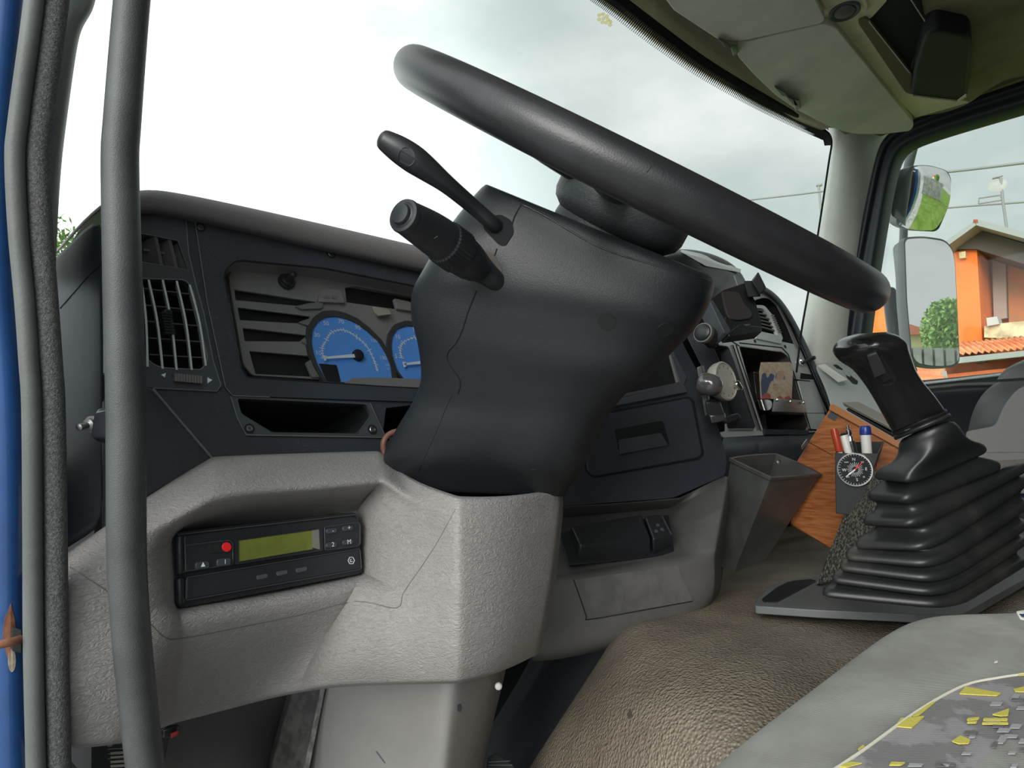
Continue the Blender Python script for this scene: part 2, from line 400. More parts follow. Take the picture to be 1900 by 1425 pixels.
def decal(name, o, pts, m, parent, lift=.0004, th=.0004):
    F = []; nn = V((0, 0, 0))
    for x, y in pts:
        p, n = hit(o, x, y, lift)
        if p is None: continue
        F.append(p); nn += n
    if len(F) < 3: print('DECAL MISS', name, pts[:2]); return None
    nn.normalize(); vs, fs = prism(F, [p-nn*th for p in F]); return obj(name, vs, fs, m, parent, smooth=False)
def rimline(name, P, pts, m, parent, h, rad=.0007, closed=True):
    q = [P.at(p[0], p[1], h) for p in pts]
    if closed: q = q+[q[0], q[1]]
    return tube(name, q, rad, m, parent, seg=6, smooth_n=1, ends=False)
def patch(name, o, c4, nx, ny, m, parent, lift=.001, edge=True):
    """a thin sheet following surface o inside four corners: tl, tr, br, bl"""
    tl, tr, br, bl = [V(p) for p in c4]; rows = []
    for j in range(ny+1):
        a = tl.lerp(bl, j/ny); b = tr.lerp(br, j/ny); rows.append([hit(o, *a.lerp(b, i/nx), lift)[0] for i in range(nx+1)])
    if any(p is None for r in rows for p in r): print('PATCH MISS', name); return None
    n = hit(o, *tl.lerp(br, .5))[1]; t = [[p-n*lift*1.5 for p in r] for r in rows]
    ring = lambda R: R[0]+[r[-1] for r in R[1:]]+R[-1][-2::-1]+[r[0] for r in R[-2:0:-1]]
    va, fa = grid(rows, closed=False); A1, B1 = ring(rows), ring(t); k = len(va); va += A1+B1; n_ = len(A1)
    fa += [(k+i, k+(i+1) % n_, k+n_+(i+1) % n_, k+n_+i) for i in range(n_)]
    return obj(name, va, fa, m, parent, ang=40)
_TX = {}
def glyphs(s):
    if s not in _TX:
        c = bpy.data.curves.new('t', 'FONT'); c.body = s; c.align_x = 'CENTER'; c.align_y = 'CENTER'; c.size = 1; c.resolution_u = 3
        o = bpy.data.objects.new('t', c); COL.objects.link(o); bpy.context.view_layer.update()
        e = o.evaluated_get(bpy.context.evaluated_depsgraph_get()); me = e.to_mesh()
        _TX[s] = ([v.co.copy() for v in me.vertices], [tuple(p.vertices) for p in me.polygons]); e.to_mesh_clear()
        bpy.data.objects.remove(o); bpy.data.curves.remove(c)
    return _TX[s]
def text(s, O, u, v, size):                                   # mesh data of lettering at O
    g, f = glyphs(s); k = size/.7; return [O+u*(p.x*k)+v*(p.y*k) for p in g], list(f)
def merge(parts):
    vs = []; fs = []
    for a, b in parts:
        k = len(vs); vs += list(a); fs += [tuple(i+k for i in f) for f in b]
    return vs, fs
def boxdata(c, hx, hy, hz, R=None):
    R = R or Matrix.Identity(3); c = V(c)
    v = [c+R@V((x*hx, y*hy, z*hz)) for x in (-1, 1) for y in (-1, 1) for z in (-1, 1)]
    return v, [(0, 1, 3, 2), (4, 6, 7, 5), (0, 4, 5, 1), (2, 3, 7, 6), (0, 2, 6, 4), (1, 5, 7, 3)]
def quaddata(P, pts, h=0, th=.0005):
    F = [P.at(x, y, h) for x, y in pts]; return prism(F, [p-P.n*th for p in F])
def screw(P, x, y, rpx, parent, h=0, m=None, ring=None):
    c = P.at(x, y, h); s = rpx*((c-EYE).dot(FW))/FPX
    o = lathe('screw', c, P.n, [(s, -.003), (s, .0006), (s*.85, .0012), (s*.8, .0006), (s*.4, .0006), (s*.35, -.0008), (0, -.0008)], m or steeld, parent, seg=18)
    if ring: lathe('socket', c, P.n, [(s*1.6, -.001), (s*1.6, .0004), (s*1.1, .0004), (s*1.05, -.002)], ring, o, seg=18)
    return o

def ptext(name, P, s, x, y, size, m, parent, h=0, d=(10, 0), th=None):
    O = P.at(x, y, h); u = (P.at(x+d[0], y+d[1], h)-O).normalized(); v = P.n.cross(u)
    if v.dot(UP) < 0: v = -v
    vs, fs = text(s, O, u, v, size*((O-EYE).dot(FW))/FPX)
    return obj(name, vs, fs, m, parent, smooth=False, recalc=False)
def tdata(P, s, x, y, size, h=0, d=(10, 0)):
    O = P.at(x, y, h); u = (P.at(x+d[0], y+d[1], h)-O).normalized(); v = P.n.cross(u)
    if v.dot(UP) < 0: v = -v
    return text(s, O, u, v, size*((O-EYE).dot(FW))/FPX)
def strokes(P, segs, w, h=0, th=.0004):                        # thin bars between pixel pairs on a plane
    out = []
    for x0, y0, x1, y1 in segs:
        a = V((x0, y0)); b = V((x1, y1)); n = (b-a).normalized(); n = V((-n.y, n.x))*w/2
        out.append(quaddata(P, [a+n, b+n, b-n, a-n], h, th))
    return merge(out)
A = Pl((0, .74, 0), (0, -1, .25))           # the dash face in front of the driver

# ================================================================== CAB SHELL
E0 = EYE
fl = root('floor', E0+V((1.2, .3, -.98)))
box('floor_panel', E0+V((1.2, -.1, -.99)), (2.3, 2.4, .02), blackm, fl)
ce = root('ceiling', E0+V((1.2, .0, .95)))
box('roof_skin', E0+V((1.22, -.2, 1.03)), (2.3, 1.9, .03), paint, ce)
struct(box('wall_left_rear', E0+V((.13, -.80, .0)), (.05, .90, 2.0), paint))
wb = struct(box('wall_back', E0+V((1.2, -1.25, 0)), (2.3, .04, 2.0), greyd))
wf = root('wall_front', E0+V((1.2, 1.15, -.5)))
box('firewall_panel', E0+V((1.2, 1.2, -.5)), (2.3, .04, 1.0), blackm, wf)
wr = root('wall_right', E0+V((2.35, 0, -.5)))
box('door_skin', E0+V((2.42, -.15, -.52)), (.03, 2.2, 1.2), paint, wr)
box('inner_skin', E0+V((2.30, -.70, -.03)), (.03, 1.1, 2.0), greyd, wr)
# driver's door opening: blue body frame, seals, windscreen pillar
wl = root('wall_left', D(-40, 700, .47))
rows = []
for i, y in enumerate((-260, 0, 225, 520, 750, 1000, 1200, 1425, 1700)):
    sx = (66, 62, 34, 40, 60, 62, 62, 68, 72)[i]
    rows.append([D(sx-330, y, .56), D(sx-200, y, .50), D(sx-110, y, .468), D(sx-70, y, .462), D(sx-42, y, .466), D(sx-20, y, .475), D(sx+6, y, .50), D(sx+10, y, .60)])
bf = sheet('door_frame', rows, paint, wl, solid=.004)
decal('rust_patch', bf, [(8, 1150), (20, 1120), (27, 1150), (30, 1180), (26, 1215), (18, 1235), (10, 1205), (5, 1180)], rust, wl)
decal('scuffed_patch', bf, ell(22, 1225, 7, 22, 14), mat('scuffed_paint', (.42, .36, .28), .7, vary=.3, vscale=90), wl)
st_ = hexa('door_check_slot', [D(22, 1163, .455), D(41, 1168, .455), D(41, 1212, .455), D(22, 1208, .455), D(22, 1163, .47), D(41, 1168, .47), D(41, 1212, .47), D(22, 1208, .47)], voidm, wl)
tube('door_check_rod', [D(-60, 1203, .43), D(10, 1194, .44), D(38, 1186, .452)], .0028, rust, wl)
s1 = tube('door_seal', [D(x, y, .452) for x, y in ((92, -260), (64, 0), (34, 225), (28, 300), (34, 430), (46, 560), (54, 675), (59, 760), (61, 1000), (62, 1200), (67, 1425), (72, 1700))], .0059, rubber, None, seg=20, flat=1)
tag(s1, 'smooth grey rubber door seal running down beside the blue door frame', 'door seal')
s2 = tube('door_seal', [D(x, y, .462) for x, y in ((134, -260), (106, 0), (77, 225), (71, 300), (76, 430), (86, 560), (94, 675), (99, 760), (103, 1000), (105, 1200), (110, 1425), (115, 1700))], .0072, rubber2, None, seg=20)
tag(s2, 'textured cloth-covered door seal, the inner one beside the grab bar', 'door seal')
tp = root('trim_1', D(120, 200, .62))
R_ = [(-120, 200), (0, 172), (20, 166), (40, 152), (60, 143), (100, 135), (225, 118), (300, 108), (430, 100), (520, 98)]
rows = []
for y, x in R_:
    rows.append([D(60, y, .62), D(x-22, y, .612), D(x-4, y, .615), D(x, y, .63), D(x-2, y, .68), D(60, y, .74)])
sheet('pillar_cover', rows, mat('pillar_grey', (.27, .28, .26), .6), tp, sub=2, solid=.003)

# grab handle
gh = thing('grab_handle', 'long black rubber-covered vertical grab bar beside the driver door seal', 'grab handle', D(240, 800, .455))
tube('bar', [D(x, y, .455) for x, y in ((268, -220), (245, 0), (227, 225), (223, 300), (226, 450), (230, 600), (234, 750), (235, 1000), (238, 1090), (246, 1200), (256, 1300), (270, 1425), (290, 1580))],
     [.0108, .0110, .0114, .0115, .0118, .0122, .0122, .0121, .0120, .0119, .0117, .0117, .0117], barm, gh, seg=28)
br = hexa('bracket', [D(176, 766, .47), D(205, 759, .46), D(205, 815, .46), D(168, 812, .47), D(182, 757, .50), D(215, 757, .50), D(215, 826, .50), D(180, 820, .50)], blackp, gh, bevel=.002)
ax = (D(145, 792, .470)-D(175, 785, .485)).normalized()
lathe('bolt', D(172, 787, .483), ax, [(.0028, -.004), (.0062, -.001), (.0062, .0008), (.0045, .0012), (.0045, .0045), (.0030, .005), (.0022, .0055), (.0022, .010), (.0026, .0105), (.0024, .013), (.0010, .0135)], steeld, gh, seg=20)

# ================================================================== DASHBOARD
da = thing('dashboard', 'wide dark slate and grey dashboard running across the whole cab under the windscreen', 'dashboard', E0+V((.6, .85, -.3)))
# padded top lip
stn = [((192, 384), (192, 406)), ((262, 350), (262, 380)), ((330, 360), (330, 393)), ((400, 373), (400, 407)), ((600, 417), (600, 456)), ((800, 463), (810, 503)), ((950, 498), (960, 540)), ((1100, 500), (1110, 560))]
rows = []
for t_, b_ in stn:
    tp_, bp = A.at(*t_, .014), A.at(*b_, .018); md = A.at((t_[0]+b_[0])/2, (t_[1]+b_[1])/2, .026)
    rows.append([bp+V((0, .05, .004)), bp+V((0, .006, .001)), bp, md, tp_, tp_+V((0, .03, .006)), tp_+V((0, .15, .0)), tp_+V((0, .38, -.05))])
sheet('dash_top', rows, lipm, da, sub=2, solid=.004)
# left end of the dash
rows = [[PY(98, 476, .95), PY(125, 447, .90), PY(160, 408, .82), PY(192, 380, .775), PY(197, 378, .77)],
        [PY(98, 480, .93), PY(125, 452, .88), PY(160, 414, .80), PY(192, 390, .765), PY(197, 388, .76)]]
sheet('dash_top_end', rows, lipm, da, sub=1, solid=.003)
rows = []
for ys, Ys in (((488, 460, 421, 398), (.90, .86, .785, .755)), ((560, 540, 500, 470), (.88, .84, .775, .75)), ((700, 700, 700, 700), (.82, .79, .76, .735)), ((860, 860, 860, 860), (.74, .72, .70, .69)), ((1050, 1030, 1005, 985), (.63, .625, .62, .615))):
    rows.append([PY(x, y, Y) for x, y, Y in zip((90, 125, 160, 196), ys, Ys)])
de = sheet('side_panel', rows, mat('side_slate', (.030, .036, .045), .6, bump=('noise', 700, .25, .0006), vary=.15, vscale=5), da, sub=1, solid=.004)
seam('panel_joint', de, [(112, 572), (140, 540), (165, 512), (190, 490)], .0007, voidm, da)
# main face, with openings
vent_hole = rnd([(236, 516), (346, 519, 14), (358, 540), (386, 668, 14), (374, 686), (290, 682, 20), (262, 655), (236, 600)], 6)
dem_hole = [(236, 428), (329, 446), (350, 501), (262, 486), (236, 480)]
cubby = rnd([(439, 739), (681, 750), (690, 769), (663, 805), (505, 803), (447, 768)], 7)
keyh = [(716, 757), (845, 742), (845, 822), (708, 818), (712, 790)]
win = rnd([(414, 505, 14), (438, 482, 14), (600, 497), (845, 545), (850, 724), (700, 716), (458, 700), (446, 680), (425, 560)], 7)
plate('face', A, [(194, 398), (262, 374), (330, 388), (500, 430), (830, 505), (1080, 556), (1080, 860), (860, 852), (700, 841), (396, 853), (284, 722), (194, 690)], slate, da, h=0, th=.010, holes=[vent_hole, dem_hole, cubby, keyh, win])
Bv = thru(A.at(284, 722), A.at(396, 853), PY(200, 985, .625))
rimline('corner_glint', A, [(284, 722), (396, 853)], mat('corner_highlight', (.16, .16, .165), .4), da, .001, .0018, False)  # pale line painting the highlight on the corner crease
plate('lower_corner', Bv, [(194, 690), (284, 722), (396, 853), (275, 925), (196, 986)], slate, da, th=.006, bevel=.003)
plate('lip_painted_shadow', A, [(262, 377), (330, 392), (500, 431), (830, 506), (830, 514), (500, 440), (330, 400), (262, 386)], voidm, da, h=.0006, th=.001, bevel=0)  # dark strip painting in the shade beneath the lip
# vent module
vm = plate('vent_module', A, rnd([(205, 404), (262, 400), (336, 400, 10), (347, 420), (352, 480), (374, 560), (398, 680), (412, 716, 6), (404, 727, 8), (284, 720), (205, 700)], 3), slate_l, da, h=.0022, th=.003, holes=[vent_hole, dem_hole])
rimline('module_glint', A, [(345, 404), (350, 470), (364, 530), (378, 580), (396, 670), (410, 714), (402, 726), (284, 720)], edgem, vm, .0022, .0006, False)  # pale lines here paint the highlights on the module and vent edges
rimline('vent_rim_glint', A, vent_hole, edgem, vm, .0024, .0007)
rimline('demister_glint', A, dem_hole, edgem, vm, .0024, .0005)
pocket('vent_duct', A, vent_hole, voidm, vm, -.001, .05)
pocket('demister_duct', A, dem_hole, voidm, vm, -.001, .04)
vt = []; vx = [262, 290, 318, 344]
for a, b in (((262, 517), (274, 680)), ((276, 519), (302, 684)), ((302, 519), (328, 686)), ((328, 521), (356, 686)), ((352, 528), (382, 678))):
    f0, f1 = A.at(*a, .004), A.at(*b, .004); mid = (f0+f1)/2+A.n*.006; u = V((1, 0, 0))*.0011
    c = [f0, mid, f1]; rws = []
    for q in (lambda p: p-u, lambda p: p+u, lambda p: p+u*.7-A.n*.016+V((.004, 0, 0)), lambda p: p-u*.7-A.n*.016+V((.004, 0, 0))):
        rws.append([q(x) for x in cr([V(z) for z in c], 6)])
    vt = grid([[r[i] for r in rws] for i in range(len(rws[0]))])
    obj('vane', *vt, silver, vm, ang=20)
hz = []
for y in (543, 573, 602, 632, 662):
    k = (y-517)/165; x0 = 262+12*k; x1 = 352+30*k
    hz.append(boxdata((A.at(x0, y-1, -.012)+A.at(x1, y+2, -.012))/2, (A.at(x1, y, 0)-A.at(x0, y, 0)).length/2, .008, .0006))
for d in hz: obj('blade', *d, greyd, vm, bevel=0)
kb = merge([boxdata(A.at(307+i*1.0, 582+i*5.2, .009), .0052, .004, .0011) for i in range(8)])
obj('slider', *kb, blackp, vm); box('slider_body', A.at(310, 598, .005), (.009, .008, .028), blackp, vm, bevel=.002)
for a, b in (((286, 438), (297, 493)), ((312, 444), (325, 498)), ((334, 449), (349, 502))):
    f0, f1 = A.at(*a, .001), A.at(*b, .001)
    F = [f0, f0+V((.0035, 0, 0)), f1+V((.0035, 0, 0)), f1]; B = [p-A.n*.022+V((-.010, 0, 0)) for p in F]
    obj('demister_vane', *prism(F, B), greyd, vm)
obj('demister_rib', *merge([boxdata(A.at(x, y, -.01), .007, .002, .0012) for x, y in ((278, 466), (303, 471), (327, 477))]), greyd, vm)
Wp = rnd([(318, 693), (370, 697), (376, 712), (324, 708)], 4)
plate('thumbwheel_bezel', A, Wp, blackp, vm, h=.004, th=.002, bevel=.0005)
obj('thumbwheel', *merge([boxdata(A.at(324+i*5.2, 700.5+i*.5, .0055), .0012, .004, .0042) for i in range(10)]), greys, vm)
for q in ([(299, 695), (308, 692), (306, 700)], [(385, 700), (394, 705), (385, 711)]): obj('arrow_mark', *quaddata(A, q, .0028), white, vm, smooth=False)
# cubby under the cluster
plate('cubby_frame', A, rnd([(428, 735), (686, 747, 5), (718, 812, 5), (456, 808, 5), (440, 775)], 3), slate_l, da, h=.0022, th=.003, holes=[cubby])
rimline('cubby_rim', A, cubby, slate_l, da, .0022, .0006)
rimline('cubby_frame_glint', A, [(428, 735), (440, 775), (456, 807), (716, 812), (687, 748)], edgem, da, .0022, .0006, False)
pocket('cubby_box', A, cubby, voidm, da, -.001, .11, .85)
pocket('switch_opening', A, keyh, voidm, da, -.001, .09)
for x, y in ((463, 795), (691, 797)): screw(A, x, y, 6, da, .0025, steel, blackp)
for x, y in ((372, 422), (614, 471), (800, 511)): screw(A, x, y, 6, da, .0035, steeld, blackm)
# ---- instrument cluster
ic = plate('cluster_bezel', A, rnd([(362, 406), (500, 440), (845, 522), (870, 600), (860, 748), (432, 734, 8), (418, 718), (384, 560), (372, 480)], 4), slate, da, h=.0035, th=.004, holes=[win])
rimline('bezel_glint', A, [(361, 406), (372, 480), (384, 560), (418, 718), (432, 734), (500, 737)], edgem, ic, .0035, .0006, False)
rimline('window_rim', A, win, blackp, ic, .0035, .0009)
pocket('cluster_recess', A, win, clus, ic, .000, .046, .97)
s = [rnd(q, 2) for q in ([(435, 537), (585, 560), (590, 571), (437, 557)], [(441, 570), (576, 587), (568, 601), (445, 594)], [(450, 608), (570, 622), (556, 634), (454, 633)], [(462, 651), (584, 661), (570, 676), (577, 699), (474, 694)],
                           [(640, 534), (660, 531), (768, 551), (790, 562), (790, 572), (736, 574), (643, 561)])]
plate('cluster_board', A, rnd([(424, 512), (440, 491), (600, 506), (846, 552), (850, 718), (700, 710), (468, 696), (452, 676)], 6), clus, ic, h=-.026, th=.003, holes=s)
plate('warning_lamp_backing', A, [(424, 520), (846, 545), (850, 718), (460, 700)], blackm, ic, h=-.036, th=.002)
for q in ([(603, 549), (608, 545), (608, 547), (613, 548), (613, 552), (608, 551), (608, 554)], [(627, 553), (622, 549), (622, 551), (617, 550), (617, 553), (622, 554), (622, 557)],
      [(747, 570), (751, 566), (754, 571), (750, 574)], [(759, 572), (763, 569), (766, 573), (761, 576)]): obj('symbol_mark', *quaddata(A, q, -.0255), greys, ic, smooth=False)
plate('indicator_pod', A, rnd([(594, 543), (603, 535), (632, 537), (641, 562), (590, 560)], 4), clus, ic, h=-.020, th=.006)
obj('turn_arrows', *merge([quaddata(A, q, -.0192) for q in ([(600, 551), (606, 546), (606, 548.5), (612, 549.5), (612, 553.5), (606, 552.5), (606, 555.5)], [(628, 552.5), (622, 547.5), (622, 550), (616, 549.5), (616, 553), (622, 554), (622, 557)])]), greys, ic, smooth=False)
plate('indicator_pod', A, rnd([(731, 553), (762, 560), (772, 578), (737, 573)], 4), clus, ic, h=-.020, th=.006)
for q in ([(548, 568), (574, 562), (600, 560), (598, 572), (560, 574)], [(553, 598), (578, 589), (580, 607)], [(560, 634), (576, 622), (582, 645)], [(568, 672), (586, 662), (598, 700), (580, 700)]):
    plate('light_shade', A, rnd(q, 3), greys, ic, h=-.022, th=.005)
plate('repair_tag', A, rnd([(692, 568), (722, 574), (727, 583), (703, 586), (697, 580)], 2), tag_m, ic, h=-.016, th=.003)
cc = A.at(530, 524, -.026)
lathe('reset_knob', cc, A.n+V((.10, 0, .1)), [(.0115, 0), (.0115, .003), (.009, .004), (.009, .007), (.0075, .008), (.005, .0085), (.0042, .020), (.0046, .0215), (.003, .0235), (0, .024)], blackp, ic, seg=24)
L1 = [(580, 612), (590, 597), (605, 588), (624, 587), (642, 591), (663, 600), (684, 616), (703, 634), (716, 655), (725, 676), (729, 704), (660, 701), (646, 709), (606, 708), (590, 678), (582, 655), (578, 634)]
L2 = [(726, 639), (728, 624), (737, 610), (755, 604), (776, 606), (797, 616), (812, 634), (822, 652), (830, 672), (828, 707), (752, 706), (737, 686), (728, 660)]
for nm, Lo, hub, tip, cx, cy in (('speedometer', L1, (663, 660), (601, 664), 655, 655), ('rev_counter', L2, (799, 671), (749, 676), 780, 660)):
    dl = plate(nm, A, rnd(Lo, 3), blue, ic, h=-.0215, th=.003, bevel=0)
    out = [(cx+(x-cx)*1.11, cy+(y-cy)*(1.17 if y < cy else 1.02)) for x, y in Lo]
    plate('dial_hood', A, rnd(out, 4), mat('hood_'+nm, (.045, .045, .047), .7), dl, h=-.0195, th=.006, holes=[rnd(Lo, 3)])
    hb = A.at(*hub, -.021); lathe('needle_hub', hb, A.n, [(.0085, 0), (.0085, .003), (.007, .0055), (.003, .007), (0, .0072)], blackm, dl, seg=20)
    obj('needle', *merge([quaddata(A, [(hub[0]-4, hub[1]-3.4), (hub[0]-4, hub[1]+3.0), (tip[0]+2, tip[1]+1.6), (tip[0]+1, tip[1]-2)], -.0165, .001), quaddata(A, [(tip[0]-1, tip[1]-5), (tip[0]+6, tip[1]-3), (tip[0]+4, tip[1]+5), (tip[0]+1, tip[1]+5)], -.0165, .001)]), white, dl, smooth=False)
    if nm == 'speedometer':
        sp = [(600, 664), (598, 646), (605, 632), (615, 617), (636, 612), (659, 623), (681, 643), (695, 670), (700, 687)]; marks = [('10', 591, 655), ('30', 588, 622), ('50', 605, 600), ('70', 633, 597), ('90', 664, 608), ('110', 694, 632), ('130', 711, 664), ('km', 719, 677), ('/h', 720, 684)]; nn = 32
    else:
        sp = [(745, 664), (743, 646), (750, 634), (773, 626), (793, 633), (804, 645)]; marks = [('5', 735, 661), ('10', 738, 625), ('15', 770, 612), ('20', 807, 628)]; nn = 22
    q = cr([(*p, 0) for p in sp], 8); sg = []
    for i in range(nn):
        p = q[min(len(q)-1, round(i*(len(q)-1)/(nn-1)))]; d = V((p.x-hub[0], p.y-hub[1])).normalized(); k = 5 if i % 4 == 0 else 2.8
        sg.append((p.x-d.x*k, p.y-d.y*k, p.x+d.x*k, p.y+d.y*k))
    sg += [(q[i].x, q[i].y, q[i+1].x, q[i+1].y) for i in range(len(q)-1)]
    obj('scale', *strokes(A, sg, 1.25, -.0208), white, dl, smooth=False)
    for s_, x, y in marks: obj('numeral' if s_.isdigit() else 'unit_text', *tdata(A, s_, x, y, (8.6 if len(s_) < 3 else 7.2) if s_.isdigit() else 4.5, -.0206, (10, 1.2)), white, dl, smooth=False, recalc=False)
    if nm == 'speedometer': plate('odometer_screen', A, rnd([(591, 674), (625, 677), (633, 709), (606, 707)], 3), blackp, dl, h=-.0200, th=.001)
plate('cluster_sill', A, rnd([(636, 712), (655, 701), (700, 700), (850, 706), (850, 722), (700, 716), (640, 714)], 2), clus, ic, h=-.012, th=.006)
plate('clear_lens', A, [(420, 508), (440, 487), (600, 502), (845, 550), (850, 722), (700, 715), (462, 698), (448, 680)], lensm, ic, h=-.002, th=.0008, bevel=0)

# ---- lower grey panel with the recess for the tachograph
def row(l): return [PY(x, y, Y) for x, y, Y in l]
rows = [
 row([(95, 1052, .66), (200, 984, .655), (275, 926, .68), (395, 852, .735), (450, 850, .735), (560, 846, .735), (700, 841, .735), (716, 852, .70), (752, 893, .60), (850, 927, .50), (940, 928, .52), (1030, 912, .55), (1039, 915, .64)]),
 row([(95, 1056, .60), (200, 988, .60), (275, 932, .61), (400, 862, .64), (450, 854, .65), (560, 850, .65), (700, 846, .65), (720, 856, .65), (752, 899, .585), (850, 932, .485), (940, 933, .505), (1032, 918, .54), (1041, 922, .62)]),
 row([(95, 1085, .575), (200, 1030, .575), (270, 985, .575), (395, 920, .575), (437, 908, .575), (560, 902, .575), (700, 890, .575), (716, 888, .572), (765, 925, .555), (850, 960, .478), (940, 965, .50), (1032, 950, .535), (1041, 950, .61)]),
 row([(95, 1090, .575), (200, 1036, .574), (272, 991, .574), (390, 928, .579), (434, 914, .581), (560, 907, .582), (700, 893, .582), (716, 892, .577), (768, 932, .553), (850, 966, .478), (940, 972, .50), (1031, 958, .534), (1041, 958, .61)]),
 row([(95, 1100, .57), (200, 1060, .57), (285, 1002, .57), (332, 974, .602), (440, 932, .613), (560, 920, .613), (698, 903, .610), (706, 902, .598), (775, 950, .545), (850, 985, .476), (940, 990, .498), (1028, 980, .53), (1038, 980, .60)]),
 row([(95, 1120, .57), (200, 1100, .57), (304, 1030, .57), (322, 985, .640), (440, 972, .650), (560, 960, .650), (669, 945, .640), (673, 948, .604), (780, 990, .538), (850, 1010, .475), (940, 1015, .497), (1025, 1005, .53), (1036, 1005, .60)]),
 row([(95, 1170, .57), (200, 1160, .57), (308, 1110, .57), (321, 1130, .615), (440, 1110, .63), (560, 1088, .63), (674, 1066, .620), (682, 1066, .59), (750, 1100, .545), (850, 1085, .472), (940, 1090, .495), (1015, 1080, .525), (1028, 1080, .60)]),
 row([(95, 1200, .57), (200, 1190, .57), (300, 1150, .57), (328, 1146, .573), (440, 1125, .577), (560, 1102, .577), (670, 1082, .575), (690, 1085, .57), (750, 1125, .54), (850, 1130, .472), (940, 1135, .495), (1005, 1130, .525), (1016, 1130, .60)]),
 row([(95, 1260, .57), (200, 1240, .57), (296, 1210, .57), (335, 1192, .590), (440, 1174, .604), (560, 1152, .604), (630, 1142, .598), (662, 1145, .566), (750, 1170, .535), (850, 1170, .473), (935, 1175, .497), (998, 1170, .53), (1008, 1170, .60)]),
 row([(95, 1330, .575), (200, 1310, .575), (280, 1290, .575), (322, 1265, .612), (430, 1245, .650), (530, 1225, .650), (580, 1218, .630), (618, 1222, .575), (750, 1222, .54), (850, 1222, .477), (930, 1218, .50), (990, 1205, .54), (1000, 1205, .60)]),
 row([(95, 1378, .58), (200, 1370, .58), (240, 1362, .585), (320, 1330, .63), (440, 1300, .67), (500, 1285, .67), (560, 1275, .64), (620, 1262, .59), (750, 1258, .55), (850, 1256, .487), (925, 1238, .51), (985, 1210, .55), (994, 1210, .61)]),
 row([(95, 1384, .62), (200, 1376, .62), (240, 1368, .63), (320, 1336, .68), (440, 1306, .72), (500, 1290, .72), (560, 1278, .69), (620, 1268, .64), (750, 1264, .60), (850, 1262, .54), (925, 1243, .55), (985, 1214, .58), (992, 1212, .63)]),
]
for r_ in rows:
    for j, dk in ((9, .0), (10, -.030), (11, -.040), (12, -.02)): r_[j] = EYE+(r_[j]-EYE)*(1+dk/(r_[j]-EYE).y)
rows = tighten(rows, (3, 6, 9, 11), (1, 5, 6, 10))
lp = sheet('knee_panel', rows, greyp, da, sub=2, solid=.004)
seam('mould_line', lp, [(130, 1052), (200, 1098), (275, 1155), (305, 1182), (340, 1184), (440, 1165), (560, 1140), (660, 1116), (735, 1128), (750, 1098), (790, 1040), (815, 1000), (845, 945)], .0004, greyd, da, 6)

# ---- tachograph
T = thru(PY(325, 990, .598), PY(668, 950, .602), PY(330, 1127, .594))
ta = plate('tachograph', T, rnd([(322, 988, 4), (662, 950, 8), (674, 1060, 5), (668, 1065, 5), (334, 1129, 8), (321, 1118)], 4), blackp, da, h=0, th=.03)
plate('fascia', T, rnd([(341, 993), (658, 957, 8), (671, 970), (671, 1012), (342, 1064)], 4), blackp, ta, h=.004, th=.004, bevel=.0012)
tube('end_cap', [T.at(333, 997, 0), T.at(334, 1062, 0)], .0044, blackp, ta, smooth_n=1)
tube('end_cap', [T.at(333, 1076, 0), T.at(334, 1118, 0)], .0044, blackp, ta, smooth_n=1)
dr = plate('paper_drawer', T, rnd([(346, 1072), (668, 1018), (671, 1056), (345, 1114)], 5), blackp, ta, h=.0045, th=.004, bevel=.0012)
for x, y in ((487, 1070), (524, 1063), (560, 1057)): plate('grip_dent', T, rnd([(x-11, y-2), (x+10, y-6), (x+10, y+2), (x-10, y+6)], 3), slate_l, dr, h=.0050, th=.0008, bevel=.0003)
obj('maker_mark', *strokes(T, [(652+6*cos(radians(a)), 1040+7*sin(radians(a)), 652+6*cos(radians(a+60)), 1040+7*sin(radians(a+60))) for a in range(0, 360, 60)]+[(652+2.6*cos(radians(a)), 1040+3*sin(radians(a)), 652+2.6*cos(radians(a+90)), 1040+3*sin(radians(a+90))) for a in (20, 110, 200)], 1, .0048), white, dr, smooth=False)
plate('key_panel', T, rnd([(343, 1012), (426, 1002, 6), (432, 1008), (432, 1044), (428, 1048), (345, 1060)], 3), blackp, ta, h=.0052, th=.002, bevel=.0006)
plate('key_panel', T, rnd([(602, 978), (664, 969, 5), (668, 973), (668, 1009), (664, 1013), (603, 1021)], 3), blackp, ta, h=.0050, th=.002, bevel=.0006)
plate('screen_frame', T, rnd([(436, 1001), (597, 979, 4), (600, 1022, 4), (437, 1048)], 3), blackp, ta, h=.0052, th=.002, bevel=.0004, holes=[[(443, 1003), (592, 982), (594, 1019), (443, 1042)]])
plate('screen', T, [(443, 1003), (579, 984), (580, 1019), (443, 1042)], lcd, ta, h=.0045, th=.001, bevel=0)
plate('screen_edge', T, [(579, 984), (594, 981), (595, 1020), (580, 1016)], greys, ta, h=.0048, th=.001, bevel=0)
def key(x, y, s_=None, w=12, hh=6):
    k = plate('key', T, rnd([(x-w, y-hh+w*.12), (x+w, y-hh-w*.12), (x+w, y+hh-w*.12), (x-w, y+hh+w*.12)], 5), slate, ta, h=.0072, th=.003, bevel=.0006)
    if s_ and s_ != '^': ptext('key_mark', T, s_, x+2, y-.5, 8, white, k, .0076, (10, -1.3))
    if s_ == '^': obj('key_mark', *quaddata(T, [(x-3, y+3), (x+5, y+2), (x+1, y-6)], .0075), white, k, smooth=False)
    return k
key(376, 1049, '^', 13, 7); key(416, 1043, '1', 13, 7); key(616, 985, '-', 10, 5); key(646, 980, '+', 10, 5); key(616, 1011, '2', 10, 5); key(646, 1006, 'M', 10, 5)
